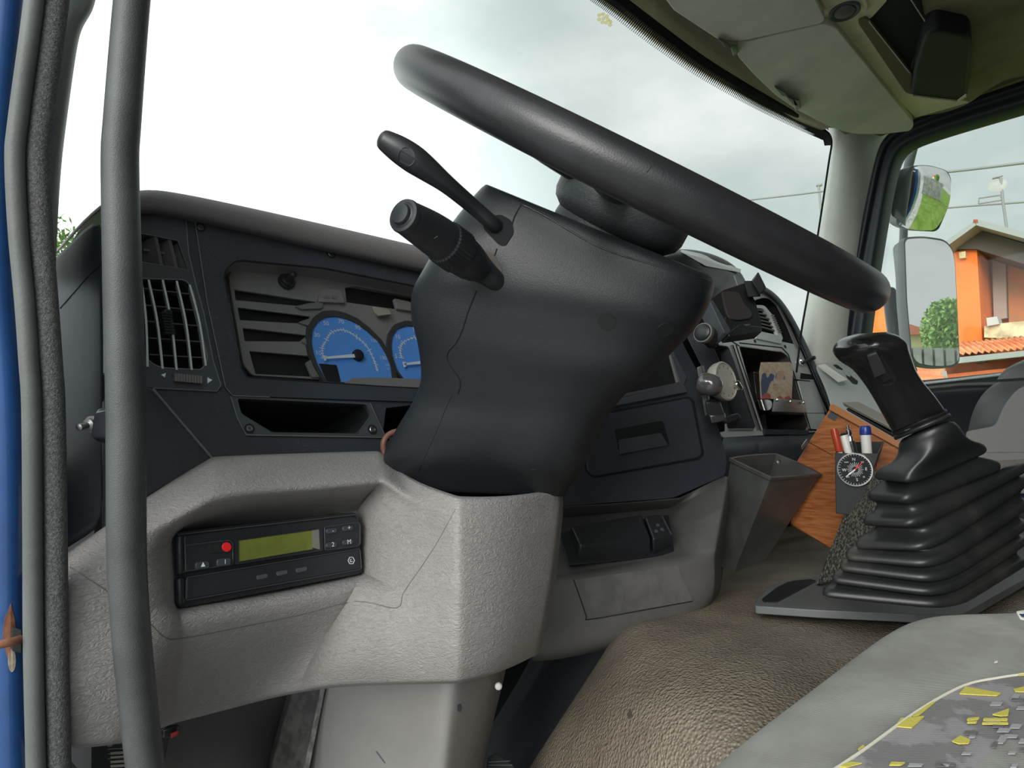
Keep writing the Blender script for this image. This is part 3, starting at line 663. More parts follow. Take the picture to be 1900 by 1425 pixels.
rimline('drawer_edge', T, rnd([(346, 1072), (668, 1018), (671, 1056), (345, 1114)], 5), slate_l, dr, .0046, .0004)  # lighter outlines paint highlights on the drawer, panel and body edges
rimline('panel_edge', T, rnd([(343, 1012), (426, 1002, 6), (432, 1008), (432, 1044), (428, 1048), (345, 1060)], 3), slate_l, ta, .0052, .0004)
rimline('panel_edge', T, rnd([(602, 978), (664, 969, 5), (668, 973), (668, 1009), (664, 1013), (603, 1021)], 3), slate_l, ta, .0050, .0004)
rimline('body_edge', T, [(330, 992), (658, 955), (668, 958)], slate_l, ta, .0040, .0005, False)
plate('insert_slot', T, rnd([(386, 1011), (420, 1006), (424, 1024), (390, 1028)], 6), blackm, ta, h=.006, th=.001)
plate('red_key', T, ell(421, 1015, 8.6, 8.8), red, ta, h=.0070, th=.002, bevel=.0003)

# ---- below the knee panel
rows = [[D(240, 1345, .70), D(330, 1325, .74), D(430, 1290, .80), D(520, 1270, .84), D(560, 1262, .86)],
        [D(250, 1400, .69), D(340, 1380, .73), D(430, 1345, .78), D(500, 1300, .84), D(545, 1290, .87)],
        [D(260, 1480, .68), D(345, 1460, .71), D(440, 1420, .75), D(500, 1360, .82), D(540, 1340, .88)],
        [D(260, 1580, .68), D(345, 1560, .70), D(440, 1520, .73), D(500, 1460, .80), D(540, 1440, .88)]]
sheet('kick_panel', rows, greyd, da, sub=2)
pd = thing('pedal', 'worn black metal pedal arm hanging behind the knee panel', 'pedal', D(560, 1350, .80))
hexa('arm', [D(548, 1262, .79), D(606, 1262, .77), D(565, 1440, .74), D(498, 1440, .76), D(540, 1262, .82), D(600, 1262, .82), D(560, 1440, .80), D(490, 1440, .80)], mat('worn_black_metal', (.035, .032, .03), .6, vary=.5, vscale=60), pd, bevel=.002)
hexa('flange', [D(598, 1262, .765), D(607, 1262, .762), D(571, 1440, .735), D(560, 1440, .738), D(598, 1262, .80), D(607, 1262, .80), D(571, 1440, .79), D(560, 1440, .79)], mat('flange_metal', (.11, .11, .105), .5, vary=.4, vscale=90), pd, bevel=.001)
lb = thing('notice_label', 'black printed notice plate with white lines below the grab bar end', 'notice', D(255, 1390, .6))
LP = thru(D(215, 1350, .60), D(330, 1345, .62), D(180, 1425, .59))
plate('plate', LP, [(203, 1362), (318, 1345), (300, 1440), (176, 1440)], blackm, lb, th=.002)
obj('lines', *strokes(LP, [(200, 1372+i*9, 232+(i % 3)*14, 1369+i*9) for i in range(5)]+[(298, 1365, 302, 1358)], 1.4, .0006), greys, lb, smooth=False)
obj('bars', *strokes(LP, [(205, 1398+i*8, 236, 1396+i*8) for i in range(5)], 4.5, .0006), tag_m, lb, smooth=False)
obj('emblem', *quaddata(LP, ell(203, 1382, 6, 4, 14), .0008), greys, lb, smooth=False)
sw = thing('toggle_switch', 'small black switch with a red tip under the knee panel edge', 'switch', D(320, 1355, .60))
hexa('body', [D(298, 1352, .59), D(334, 1342, .60), D(332, 1362, .60), D(300, 1372, .59), D(298, 1352, .62), D(334, 1342, .62), D(332, 1362, .62), D(300, 1372, .62)], blackp, sw, bevel=.003)
hexa('tip', [D(316, 1361, .588), D(332, 1354, .592), D(331, 1363, .592), D(318, 1370, .588), D(316, 1361, .60), D(332, 1354, .60), D(331, 1363, .60), D(318, 1370, .60)], mat('dull_red', (.35, .02, .02), .5), sw, bevel=.001)

# ================================================================== STEERING COLUMN
sc_ = thing('steering_column', 'dark grey plastic steering column shroud with two stalks rising from a grey base', 'steering column', D(890, 1250, .78))
up = lo = rings('shroud', [
 (924, 352, 1316, 509, .70, .66, .066), (916, 357, 1323, 519, .70, .655, .082), (862, 425, 1321, 548, .71, .655, .088), (818, 500, 1300, 592, .72, .66, .091), (795, 545, 1278, 622, .73, .67, .091),
 (791, 592, 1250, 650, .735, .68, .090), (801, 640, 1213, 690, .74, .69, .088), (806, 690, 1170, 722, .75, .705, .085), (803, 718, 1148, 742, .757, .712, .083), (790, 748, 1124, 776, .765, .722, .081), (760, 795, 1102, 822, .772, .732, .079),
 (733, 846, 1078, 872, .782, .745, .076), (738, 876, 1060, 896, .790, .760, .070), (743, 909, 1046, 921, .80, .775, .062)], shroudm, sc_, n=72, ex=4.4, interp=4)
seam('shell_joint', up, [(967, 380), (955, 402), (948, 425)], .0007, voidm, sc_, 5)
seam('shell_joint', up, [(922, 462), (918, 474)], .0007, voidm, sc_, 5)
seam('shell_joint', up, [(884, 540), (868, 580), (858, 612), (846, 636), (832, 652), (830, 668), (842, 688), (854, 708), (850, 730)], .0008, voidm, sc_, 5)
seam('shell_joint', lo, [(838, 734), (826, 760), (810, 800), (775, 876)], .0005, blackm, sc_, 5)
seam('rim_joint', up, [(970, 380), (1010, 400), (1060, 430), (1120, 462), (1200, 488), (1318, 522)], .0009, blackp, sc_, 6)
for x, y in ((1126, 597), (1234, 612)):
    p, n = hit(up, x, y, .0009); lathe('screw_hole', p-n*.0004, n, [(.0080, -.003), (.0080, .0003), (.0062, .0003), (0, .0002)], blackm, sc_, seg=20)
p, n = hit(lo, 992, 876); lathe('screw_hole', p-n*.0004, n, [(.0052, -.003), (.0052, .0004), (.0038, .0004), (0, .0002)], blackm, sc_, seg=20)
decal('stalk_gaiter', up, rnd([(897, 405), (930, 398), (950, 410), (954, 432), (938, 457), (926, 455), (897, 425)], 7), voidm, sc_, .0008, .001)
decal('stalk_gaiter', up, ell(912, 500, 18, 36, 20, rot=-22), mat('gaiter_brown', (.075, .065, .055), .7), sc_, .0008, .001)
# stalks
ub = hit(up, 932, 428)[0]
s_a = tube('wiper_stalk', [D(713, 260, .56), D(738, 276, .562), D(765, 294, .565), D(790, 312, .57), D(830, 343, .58), D(880, 385, .60), D(918, 418, ub.dot(FW)-EYE.dot(FW)), ub+(ub-EYE).normalized()*.03],
          [.0088, .0112, .0120, .0108, .0080, .0070, .0068, .0072], stalkm, sc_, seg=24)
decal('stalk_button', s_a, ell(755, 291, 15, 18, 20, rot=-10), blackp, s_a, .0006, .0012)
seam('button_ring', s_a, [(742, 277), (760, 279), (772, 292), (766, 305), (752, 309)], .00035, slate_l, s_a, 4)
lbp = hit(up, 918, 512)[0]; dl_ = (lbp-EYE).dot(FW)
s_b = tube('indicator_stalk', [D(755, 404, .522), D(788, 424, .542), D(812, 440, .556), D(824, 449, .563)], [.0138, .0163, .0176, .0177], stalkm, sc_, seg=28)
ax = (D(755, 404, .522)-D(824, 449, .563)).normalized()
lathe('end_button', D(755, 404, .522), ax, [(.0138, -.002), (.0140, .003), (.0134, .0048), (.0108, .0052), (.0104, .0044), (.0088, .0042), (.0086, .0075), (.0078, .0088), (.004, .0094), (0, .0094)], blackp, s_b, seg=30)
kr = []
a0, a1 = D(821, 447, .561), D(853, 470, .580); axk = (a1-a0).normalized(); RK = frame_of(axk)
for h_, rr in ((0, .0170), (.002, .0186), ((a1-a0).length-.002, .0190), ((a1-a0).length, .0172)):
    kr.append([a0+RK@V(((rr+(.0006 if j % 2 else -.0004))*cos(2*pi*j/72), (rr+(.0006 if j % 2 else -.0004))*sin(2*pi*j/72), h_)) for j in range(72)])
obj('twist_ring', *grid(kr), blackp, s_b, ang=20)
s_c = tube('stalk_neck', [D(850, 468, .578), D(872, 486, .592), D(893, 500, .606), D(912, 515, (dl_+.612)/2), D(926, 524, dl_+.008)], [.0180, .0166, .0124, .0100, .0100], stalkm, s_b, seg=24)
obj('symbol', *strokes(Pl(D(868, 458, .564)-EYE, -FW), [(866, 453, 869, 456), (869, 456, 867, 460), (868, 456, 866, 457), (870, 455, 874, 459), (874, 459, 872, 463), (872, 463, 868, 460)], 1.2), white, s_b, smooth=False)
obj('symbol', *strokes(Pl(D(800, 432, .531)-EYE, -FW), [(790, 436, 796, 432), (796, 432, 798, 438), (798, 438, 792, 440), (792, 440, 790, 436), (806, 442, 812, 438)], .7), slate_l, s_b, smooth=False)
# lower column casing that stands on the floor
rows = [[D(540, 1240, .90), D(585, 1262, .80), D(600, 1258, .77), D(700, 1256, .735), (D(815, 1254, .70)), D(850, 1252, .70), D(935, 1225, .76), D(940, 1225, .86)],
        [D(535, 1320, .90), D(575, 1320, .79), D(590, 1320, .76), D(700, 1320, .725), (D(812, 1320, .69)), D(838, 1320, .69), D(912, 1310, .75), D(918, 1310, .86)],
        [D(530, 1400, .90), D(562, 1400, .78), D(577, 1400, .75), D(690, 1400, .715), (D(805, 1400, .68)), D(828, 1400, .68), D(890, 1400, .74), D(896, 1400, .86)],
        [D(520, 1620, .90), D(535, 1620, .78), D(548, 1620, .74), D(660, 1620, .70), (D(785, 1620, .665)), D(808, 1620, .665), D(860, 1620, .72), D(866, 1620, .86)]]
rows = tighten(rows, (5,), (), .25)
cas = sheet('column_casing', rows, greys, sc_, sub=2)
decal('scuff_mark', cas, rnd([(848, 1308), (854, 1305), (857, 1313), (853, 1322), (848, 1318)], 2), slate_l, sc_)
decal('scuff_mark', cas, [(697, 1394), (700, 1394), (716, 1416), (713, 1416)], slate_l, sc_)
pf = lathe('paint_fleck', D(925, 1273, .745), (-.7, -.7, .2), [(.004, 0), (.0042, .0015), (.003, .003), (0, .0035)], whitep, None, seg=9); tag(pf, 'tiny white paint fleck on the edge of the grey column casing', 'paint fleck')
# ignition: key cable and lever seen through the switch opening
ig = thing('ignition_lead', 'brown cable loop in the dark opening beside the column', 'cable', D(730, 815, .80))
tube('loop', [D(738, 800, .80), D(722, 806, .795), D(712, 820, .79), D(713, 838, .79), D(722, 850, .79), D(735, 870, .80)], .0035, copper, ig)
hexa('plug', [D(722, 812, .79), D(745, 806, .79), D(742, 880, .79), D(726, 868, .79), D(722, 812, .81), D(745, 806, .81), D(742, 880, .81), D(726, 868, .81)], voidm, ig)
hexa('column_lever', [D(803, 722, .77), D(806, 738, .77), D(768, 759, .76), D(761, 757, .76), D(803, 722, .78), D(806, 738, .78), D(768, 759, .77), D(761, 757, .77)], blackp, sc_, bevel=.001)

# ================================================================== STEERING WHEEL
WC = EYE+V((.5536, .3618, .2629)); WN = V((.0403, -.7817, 1)).normalized(); WR = .238; WT = .0187
sw_ = thing('steering_wheel', 'large black truck steering wheel seen edge-on from below', 'steering wheel', WC)
RW = frame_of(WN); rows = []
for i in range(120):
    a = 2*pi*i/120; c = V((cos(a), sin(a), 0)); rows.append([WC+RW@(c*(WR+WT*cos(2*pi*j/28))+V((0, 0, WT*1.0*sin(2*pi*j/28)))) for j in range(28)])
vs = [p for r in rows for p in r]; fs = [(i*28+j, ((i+1) % 120)*28+j, ((i+1) % 120)*28+(j+1) % 28, i*28+(j+1) % 28) for i in range(120) for j in range(28)]
rim = obj('rim', vs, fs, rimm, sw_)
lathe('boss', WC, WN, [(.030, -.108), (.058, -.105), (.061, -.098), (.061, -.062), (.060, -.055), (.068, -.048), (.071, -.040), (.071, -.022), (.066, -.010), (.050, -.004), (0, 0)], hubm, sw_, seg=48)
for a in (25, 155, 205, 335):
    c = V((cos(radians(a)), sin(radians(a)), 0)); t_ = V((-c.y, c.x, 0))
    pts = [WC+RW@(c*r+V((0, 0, z))) for r, z in ((.05, -.020), (.10, -.018), (.16, -.010), (WR-.006, 0))]
    tube('spoke', pts, [.020, .015, .012, .012], rimm, sw_, seg=18, flat=.55, up=WN)
for q in ([(962, 307), (968, 299)], [(1200, 313), (1207, 305)]): pass
seam('rim_scratch', rim, [(1201, 319), (1208, 308)], .0004, blackm, sw_, 3)

# ================================================================== CENTRE CONSOLE (turned towards the driver)
B = Pl((.93, .62, 0), (-.358, -.934, .12))
cn = plate('centre_console', B, rnd([(1060, 560), (1240, 560), (1268, 640, 14), (1300, 700), (1335, 800, 10), (1349, 850, 10), (1345, 882, 6), (1248, 924), (1030, 940), (1030, 800)], 8), slate, da, h=0, th=.03, bevel=.006, seg=3,
           holes=[rnd([(1120, 620), (1236, 622), (1246, 655), (1263, 709), (1135, 737), (1100, 735)], 4)])
# side of the console going forward
sd_ = [(1240, 560), (1268, 640), (1300, 700), (1335, 800), (1349, 850), (1345, 882)]
obj('console_side', *grid([[B.at(x, y, -.0) for x, y in sd_], [B.at(x, y, -.02)+V((.02, .02, 0)) for x, y in sd_], [B.at(x, y, -.02)+V((.05, .18, 0)) for x, y in sd_]], closed=False), slate, da, recalc=False)
pocket('radio_slot', B, rnd([(1120, 620), (1236, 622), (1246, 655), (1263, 709), (1135, 737), (1100, 735)], 4), voidm, cn, -.001, .06)
plate('slot_frame', B, [(1241, 648), (1248, 648), (1275, 700, 8), (1268, 716, 6), (1132, 742), (1136, 735), (1262, 709), (1258, 700)], slate_l, cn, h=.003, th=.006, bevel=.0008)
plate('slot_side', B, [(1238, 640), (1246, 640), (1264, 706), (1256, 710)], greys, cn, h=.001, th=.004, bevel=.0006)
plate('slot_divider', B, [(1149, 699), (1155, 696), (1163, 725), (1156, 728)], greys, cn, h=.001, th=.02, bevel=.0006)
plate('ledge', B, [(1136, 742), (1270, 714), (1276, 728), (1122, 757)], slate_l, cn, h=.006, th=.006, bevel=.0015)
dw = plate('drawer', B, rnd([(1116, 770), (1276, 739, 10), (1284, 745), (1303, 842, 8), (1296, 849), (1102, 884, 8), (1090, 872), (1085, 808)], 5), slate, cn, h=.003, th=.004, bevel=.0014)
dwh = [(1140, 797), (1230, 780, 4), (1236, 786), (1243, 826), (1150, 845)]
plate('drawer_gap', B, rnd([(1113, 766), (1279, 735, 12), (1288, 742), (1307, 844, 10), (1299, 853), (1100, 888, 10), (1086, 874), (1081, 806)], 5), voidm, cn, h=.0008, th=.002, bevel=0)
plate('grip_recess', B, rnd([(1140, 797), (1230, 780, 5), (1243, 826), (1150, 845)], 3), blackm, dw, h=.0036, th=.001, bevel=.0003)
hexa('grip_floor', [B.at(1148, 816, .0042), B.at(1226, 803, .0042), B.at(1240, 826, .0062), B.at(1150, 843, .0062), B.at(1148, 816, .003), B.at(1226, 803, .003), B.at(1240, 826, .003), B.at(1150, 843, .003)], slate_l, dw, bevel=.0004)
# control stalk strip and black corner to the right of the radio slot
hexa('console_pillar', [B.at(1262, 600, -.02), B.at(1300, 594, -.02), B.at(1345, 690, -.02), B.at(1352, 780, -.02), B.at(1262, 600, -.05), B.at(1300, 594, -.05), B.at(1345, 690, -.05), B.at(1352, 780, -.05)], slate_l, da)

plate('console_back', B, [(1150, 520), (1300, 560), (1330, 620), (1345, 700), (1345, 800), (1150, 800)], voidm, da, h=-.10, th=.02)
obj('dash_core', *boxdata(E0+V((1.2, .97, -.12)), 1.0, .10, .22), voidm, da)
# ---- grey tray and lower console
def Bq(l): return [B.at(x, y, h) for x, y, h in l]
rows = [Bq([(1000, 940, .0), (1040, 936, .00), (1140, 932, .0), (1262, 921, .0), (1300, 905, .0), (1346, 884, .00), (1352, 886, -.02), (1356, 890, -.06)]),
        Bq([(1000, 962, -.05), (1040, 960, -.05), (1140, 950, -.05), (1240, 942, -.05), (1296, 925, .01), (1346, 900, .03), (1352, 905, .00), (1357, 910, -.05)]),
        Bq([(1000, 1000, -.02), (1040, 1000, -.02), (1140, 985, -.02), (1240, 968, -.02), (1296, 975, .055), (1338, 945, .065), (1346, 945, .04), (1353, 950, -.04)]),
        Bq([(1000, 1078, .07), (1035, 1072, .07), (1140, 1055, .07), (1270, 1030, .07), (1305, 1022, .085), (1324, 1020, .09), (1332, 1020, .06), (1345, 1010, -.03)]),
        Bq([(1000, 1086, .085), (1030, 1080, .085), (1140, 1062, .085), (1270, 1040, .085), (1305, 1034, .088), (1321, 1030, .088), (1328, 1034, .06), (1342, 1040, -.03)]),
        Bq([(1000, 1092, .090), (1030, 1087, .090), (1140, 1069, .090), (1270, 1047, .090), (1305, 1041, .090), (1321, 1038, .088), (1327, 1045, .06), (1340, 1050, -.03)]),
        Bq([(1000, 1150, .088), (1030, 1140, .088), (1140, 1125, .088), (1260, 1100, .088), (1300, 1090, .086), (1322, 1085, .080), (1326, 1085, .05), (1336, 1085, -.03)]),
        Bq([(985, 1205, .07), (1030, 1205, .080), (1130, 1185, .082), (1240, 1155, .082), (1296, 1135, .08), (1316, 1112, .07), (1320, 1110, .04), (1330, 1110, -.03)]),
        Bq([(985, 1222, .03), (1030, 1222, .05), (1130, 1198, .06), (1240, 1175, .06), (1296, 1150, .05), (1312, 1125, .04), (1316, 1125, .02), (1326, 1125, -.03)]),
        Bq([(985, 1222, -.03), (1030, 1220, -.03), (1130, 1200, -.03), (1240, 1175, -.03), (1296, 1150, -.03), (1308, 1130, -.03), (1312, 1130, -.03), (1322, 1130, -.04)])]
rows = tighten(rows, (3, 5), (1, 2, 3, 5), .10)
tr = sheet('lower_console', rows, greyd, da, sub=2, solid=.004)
patch('ashtray_lid', tr, [(1065, 1077), (1256, 1049), (1285, 1114), (1091, 1148)], 10, 6, mat('lid_grey', (.114, .111, .107), .5, vary=.14, vscale=30), da, .0010)
seam('lid_gap', tr, [(1064, 1077), (1075, 1108), (1087, 1143), (1093, 1149), (1180, 1134), (1284, 1115)], .0006, voidm, da, 3, .0012)
bx = thing('card_reader', 'black boxy handset lying in the grey tray under the centre console', 'handset', B.at(1140, 1000, .03))
hexa('cradle', [B.at(1037, 988, .045), B.at(1240, 955, .03), B.at(1252, 1030, .068), B.at(1055, 1050, .078), B.at(1037, 988, .01), B.at(1240, 955, .0), B.at(1252, 1030, .03), B.at(1055, 1050, .04)], blackm, bx, bevel=.002)
hexa('body', [B.at(1058, 977, .060), B.at(1190, 954, .050), B.at(1207, 997, .078), B.at(1077, 1012, .088), B.at(1052, 1000, .02), B.at(1188, 975, .01), B.at(1210, 1034, .062), B.at(1070, 1044, .070)], blackp, bx, bevel=.003)
hexa('end_block', [B.at(1196, 957, .056), B.at(1228, 954, .052), B.at(1250, 994, .078), B.at(1212, 1000, .084), B.at(1192, 975, .015), B.at(1228, 970, .015), B.at(1250, 1015, .055), B.at(1212, 1034, .064)], blackp, bx, bevel=.003)
obj('edge_band', *strokes(thru(B.at(1196, 957, .0575), B.at(1250, 994, .0795), B.at(1212, 1000, .0855)), [(1199, 962, 1213, 997), (1229, 958, 1246, 992)], 2.0, .0006), slate_l, bx)
for x, y in ((1220, 975), (1228, 983), (1217, 986)): lathe('button', thru(B.at(1196, 957, .056), B.at(1250, 994, .078), B.at(1212, 1000, .084)).at(x, y, 0), B.n, [(.003, 0), (.0028, .0012), (0, .0014)], slate_l, bx, seg=12)

# ================================================================== PASSENGER SIDE OF THE DASH
Cp = Pl((0, .76, 0), (0, -1, .22))
big = rnd([(1330, 600), (1395, 530, 10), (1428, 538, 14), (1458, 568, 16), (1480, 606), (1510, 668), (1545, 752), (1538, 800), (1340, 812), (1300, 700)], 6)
ventdark = rnd([(1390, 560), (1418, 552, 6), (1440, 560, 8), (1462, 598), (1478, 639, 4), (1396, 622)], 4)
sh = rnd([(1372, 643), (1452, 654, 5), (1462, 662), (1498, 790, 5), (1494, 798), (1420, 797, 4), (1414, 790)], 3)
lsl = rnd([(1330, 640), (1352, 644), (1404, 778, 5), (1400, 795), (1350, 795)], 5)
pp = plate('passenger_face', Cp, big, silver, da, h=0, th=.02, holes=[ventdark, sh, lsl])
pocket('vent_recess', Cp, ventdark, voidm, pp, 0, .06, .95); pocket('shelf_recess', Cp, sh, mat('shelf_brown_black', (.03, .026, .022), .7), pp, 0, .13, .92); pocket('side_slot', Cp, lsl, slate, pp, 0, .05, .92)
rows = [];
for a, b in (((1296, 540), (1296, 560)), ((1350, 520), (1350, 545)), ((1395, 520), (1392, 534)), ((1425, 532), (1420, 541)), ((1450, 552), (1444, 562)), ((1476, 592), (1469, 600)), ((1506, 655), (1498, 660)), ((1540, 738), (1532, 742)), ((1546, 760), (1540, 764))):
    rows.append([Cp.at(*b, -.004), Cp.at(*b, .012), Cp.at((a[0]+b[0])/2, (a[1]+b[1])/2, .016), Cp.at(*a, .008), Cp.at(*a, .0)+V((.0, .06, .0)), Cp.at(*a, .0)+V((.03, .34, -.04))])
sheet('dash_top', rows, slate_l, da, sub=2)
obj('trim_line', *strokes(Cp, [(1441, 560, 1468, 606), (1468, 606, 1502, 682), (1502, 682, 1536, 762), (1536, 762, 1530, 806), (1461, 703, 1503, 708), (1503, 708, 1533, 770), (1500, 797, 1531, 799)], 3.2, .0012), voidm, pp)
obj('trim_line', *strokes(Cp, [(1350, 628, 1372, 642), (1360, 640, 1412, 800), (1366, 640, 1418, 800), (1452, 646, 1463, 658), (1463, 658, 1505, 800), (1372, 636, 1452, 645)], 1.8, .0012), voidm, pp)
obj('trim_edge', *strokes(Cp, [(1357, 640, 1408, 798), (1354, 797, 1398, 797), (1394, 538, 1420, 543), (1420, 543, 1444, 566), (1444, 566, 1463, 604), (1463, 604, 1480, 646)], 3, .004, .004), greys, pp)
# vent with curved slats
vf = plate('vent_frame', Cp, rnd([(1398, 566), (1418, 566, 6), (1438, 590, 10), (1453, 628, 5), (1450, 633), (1404, 622)], 3), silver, pp, h=.002, th=.01, holes=[rnd([(1403, 571), (1416, 572, 5), (1432, 592, 8), (1444, 622, 3), (1408, 614)], 3)])
for i in range(6):
    t = i/6; obj('vent_slat', *strokes(Cp, [(1402+t*10, 574+t*38, 1420+t*24, 577+t*44)], 2.2, -.002, .006), greyd, vf)
obj('thumb_ribs', *strokes(Cp, [(1432+i*1.9, 584+i*4.4, 1437+i*1.9, 586+i*4.4) for i in range(8)], 2.4, .004, .003), greys, vf)
plate('vent_lip', Cp, rnd([(1404, 622), (1452, 630, 5), (1450, 638), (1404, 628)], 2), silver, vf, h=.006, th=.006)
for x, y in ((1401, 633), (1457, 643)): screw(Cp, x, y, 3.6, pp, .001, blackp)
plate('switch_notch', Cp, [(1486, 692), (1506, 695), (1511, 704), (1485, 703)], voidm, pp, h=.001, th=.001, bevel=0)
plate('blank_panel', Cp, rnd([(1481, 706), (1512, 709, 4), (1531, 766), (1496, 766)], 3), silver, pp, h=.003, th=.003)
lk = Cp.at(1484, 671, .002)
kh = lathe('lock', lk, Cp.n, [(.016, 0), (.016, .003), (.012, .005), (.009, .005), (.008, .009), (0, .010)], chrome, pp, seg=20)
tube('lock_lever', [Cp.at(1488, 674, .008), Cp.at(1500, 668, .02), Cp.at(1509, 664, .03)], [.004, .005, .006], blackp, kh)
lathe('lever_tip', Cp.at(1509, 664, .030), (Cp.at(1509, 664, .03)-Cp.at(1500, 668, .02)), [(.007, 0), (.007, .004), (.004, .005), (0, .005)], chrome, kh, seg=16)
pocket('lower_cubby', Cp, rnd([(1420, 768), (1494, 770), (1500, 797), (1424, 797)], 4), voidm, pp, .0005, .08)
plate('cubby_lip', Cp, rnd([(1418, 796), (1502, 798), (1500, 807), (1420, 806)], 2), slate, pp, h=.006, th=.008)
# knee roll below
rows = []
for x in (1340, 1380, 1403, 1408, 1413, 1460, 1500, 1540, 1580):
    k = -.006 if x == 1408 else 0; y0 = 812-(x-1340)*.03
    rows.append([Cp.at(x, y0-14, -.03), Cp.at(x, y0, .0+k), Cp.at(x, y0+6, .022+k), Cp.at(x, y0+22, .030+k), Cp.at(x, y0+44, .022+k), Cp.at(x, y0+75, .0+k), Cp.at(x, y0+130, -.05)])
sheet('knee_roll', rows, slate_l, da, sub=2)
# light grey right end of the dash top
rows = [[D(1505, 676, 1.98), D(1540, 672, 2.05), D(1580, 676, 2.1), D(1610, 690, 2.1)], [D(1520, 700, 1.85), D(1560, 702, 1.9), D(1600, 712, 1.95), D(1640, 735, 1.95)],
        [D(1538, 745, 1.72), D(1580, 745, 1.76), D(1630, 752, 1.8), D(1680, 775, 1.8)], [D(1545, 790, 1.6), D(1590, 790, 1.62), D(1640, 800, 1.65), D(1700, 810, 1.7)], [D(1550, 850, 1.6), D(1590, 850, 1.6), D(1640, 850, 1.65), D(1700, 860, 1.7)]]
de2 = sheet('dash_top_end', rows, mat('pale_grey_top', (.42, .44, .43), .45), da, sub=2)
decal('defroster_slot', de2, rnd([(1545, 677), (1553, 677), (1592, 708), (1590, 714), (1582, 712)], 2), voidm, da, .001)
f_ = [D(1516, 678, 1.90), D(1530, 675, 1.92), D(1572, 704, 1.84), D(1556, 708, 1.80)]
wp_ = obj('paper_slip', *prism(f_, [p+V((0, 0, -.002)) for p in f_]), whitep, None, smooth=False); tag(wp_, 'narrow white paper slip on the pale right end of the dash top', 'paper')

# centre hood of the dash top (seen in the gap between wheel and shroud)
hd = sheet('gauge_hood', [[B.at(1225, 470, .0), B.at(1262, 462, .0), B.at(1300, 466, -.02), B.at(1340, 478, -.05), B.at(1372, 500, -.08), B.at(1388, 535, -.10)],
                     [B.at(1225, 482, .03), B.at(1262, 472, .03), B.at(1300, 482, .01), B.at(1335, 496, -.02), B.at(1368, 512, -.05), B.at(1380, 540, -.08)],
                     [B.at(1225, 490, .035), B.at(1262, 482, .035), B.at(1295, 488, .015), B.at(1330, 500, -.015), B.at(1362, 516, -.045), B.at(1374, 545, -.075)],
                     [B.at(1225, 540, .0), B.at(1262, 540, .0), B.at(1295, 545, -.0), B.at(1330, 550, -.03), B.at(1352, 560, -.06), B.at(1372, 590, -.09)],
                     [B.at(1225, 600, .0), B.at(1262, 600, .0), B.at(1295, 605, -.0), B.at(1330, 610, -.03), B.at(1350, 620, -.06), B.at(1372, 640, -.09)]], blackp, da, sub=2)
hexa('hood_top', [B.at(1262, 467, .034), B.at(1300, 478, .020), B.at(1374, 506, -.05), B.at(1310, 494, .012), B.at(1264, 463, .02), B.at(1300, 470, .0), B.at(1376, 500, -.07), B.at(1310, 488, .0)], silver, da, bevel=.001)
rimline('hood_edge', B, [(1362, 512), (1374, 545)], edgem, da, -.03, .001, False)

# ================================================================== THINGS ON THE DASH
ph = thing('phone_holder', 'black phone holder with a rounded pad clipped beside the centre vents', 'phone holder', D(1370, 620, 1.20))
HP = thru(D(1320, 560, 1.19), D(1400, 560, 1.25), D(1360, 620, 1.16))
plate('back_plate', HP, rnd([(1318, 556), (1342, 538), (1384, 524), (1402, 560), (1414, 600), (1412, 612), (1352, 622, 6), (1346, 618)], 4), blackm, ph, h=0, th=.012, bevel=.002)
plate('pad', HP, rnd([(1340, 540, 4), (1372, 541, 8), (1380, 562, 12), (1397, 580, 12), (1394, 590, 8), (1370, 594, 14), (1352, 590, 10), (1345, 566)], 6), mat('pad_brown_black', (.032, .026, .027), .75), ph, h=.004, th=.006, bevel=.001)
plate('side_arm', HP, rnd([(1317, 558), (1323, 556), (1356, 612), (1352, 620), (1344, 616)], 2), slate_l, ph, h=.022, th=.03, bevel=.002)
plate('lower_lip', HP, rnd([(1350, 618), (1372, 602), (1412, 606), (1414, 616), (1354, 624)], 2), blackp, ph, h=.020, th=.02, bevel=.002)
hexa('clamp_jaw', [D(1394, 521, 1.20), D(1407, 504, 1.20), D(1422, 534, 1.20), D(1410, 547, 1.20), D(1394, 521, 1.24), D(1404, 508, 1.25), D(1418, 534, 1.25), D(1406, 547, 1.24)], blackp, ph, bevel=.002)
hexa('clamp_arm', [D(1380, 521, 1.22), D(1397, 521, 1.22), D(1412, 550, 1.22), D(1388, 552, 1.22), D(1380, 521, 1.26), D(1397, 521, 1.26), D(1412, 550, 1.26), D(1388, 552, 1.26)], blackm, ph, bevel=.002)
ptext('maker_name', HP, 'mpow', 1386, 602, 5, greys, ph, .0215, (10, -1.5)); 
tube('ball_joint', [D(1320, 640, 1.16), D(1326, 600, 1.17), D(1360, 590, 1.22)], [.010, .012, .012], blackp, ph)
rb = thing('vent_knob', 'black knob with a ribbed metal collar on the console corner below the phone holder', 'knob', D(1310, 620, 1.14))
ax = (D(1300, 614, 1.12)-D(1345, 640, 1.18)).normalized()
lathe('collar', D(1302, 616, 1.12), ax, [(.016, -.03), (.016, -.004), (.014, 0), (.009, .002), (0, .002)], blackp, rb, seg=30)
lathe('ribbed_ring', D(1302, 616, 1.12), ax, [(.0166, -.012), (.0172, -.011), (.0172, -.003), (.0160, -.002)], greys, rb, seg=40)
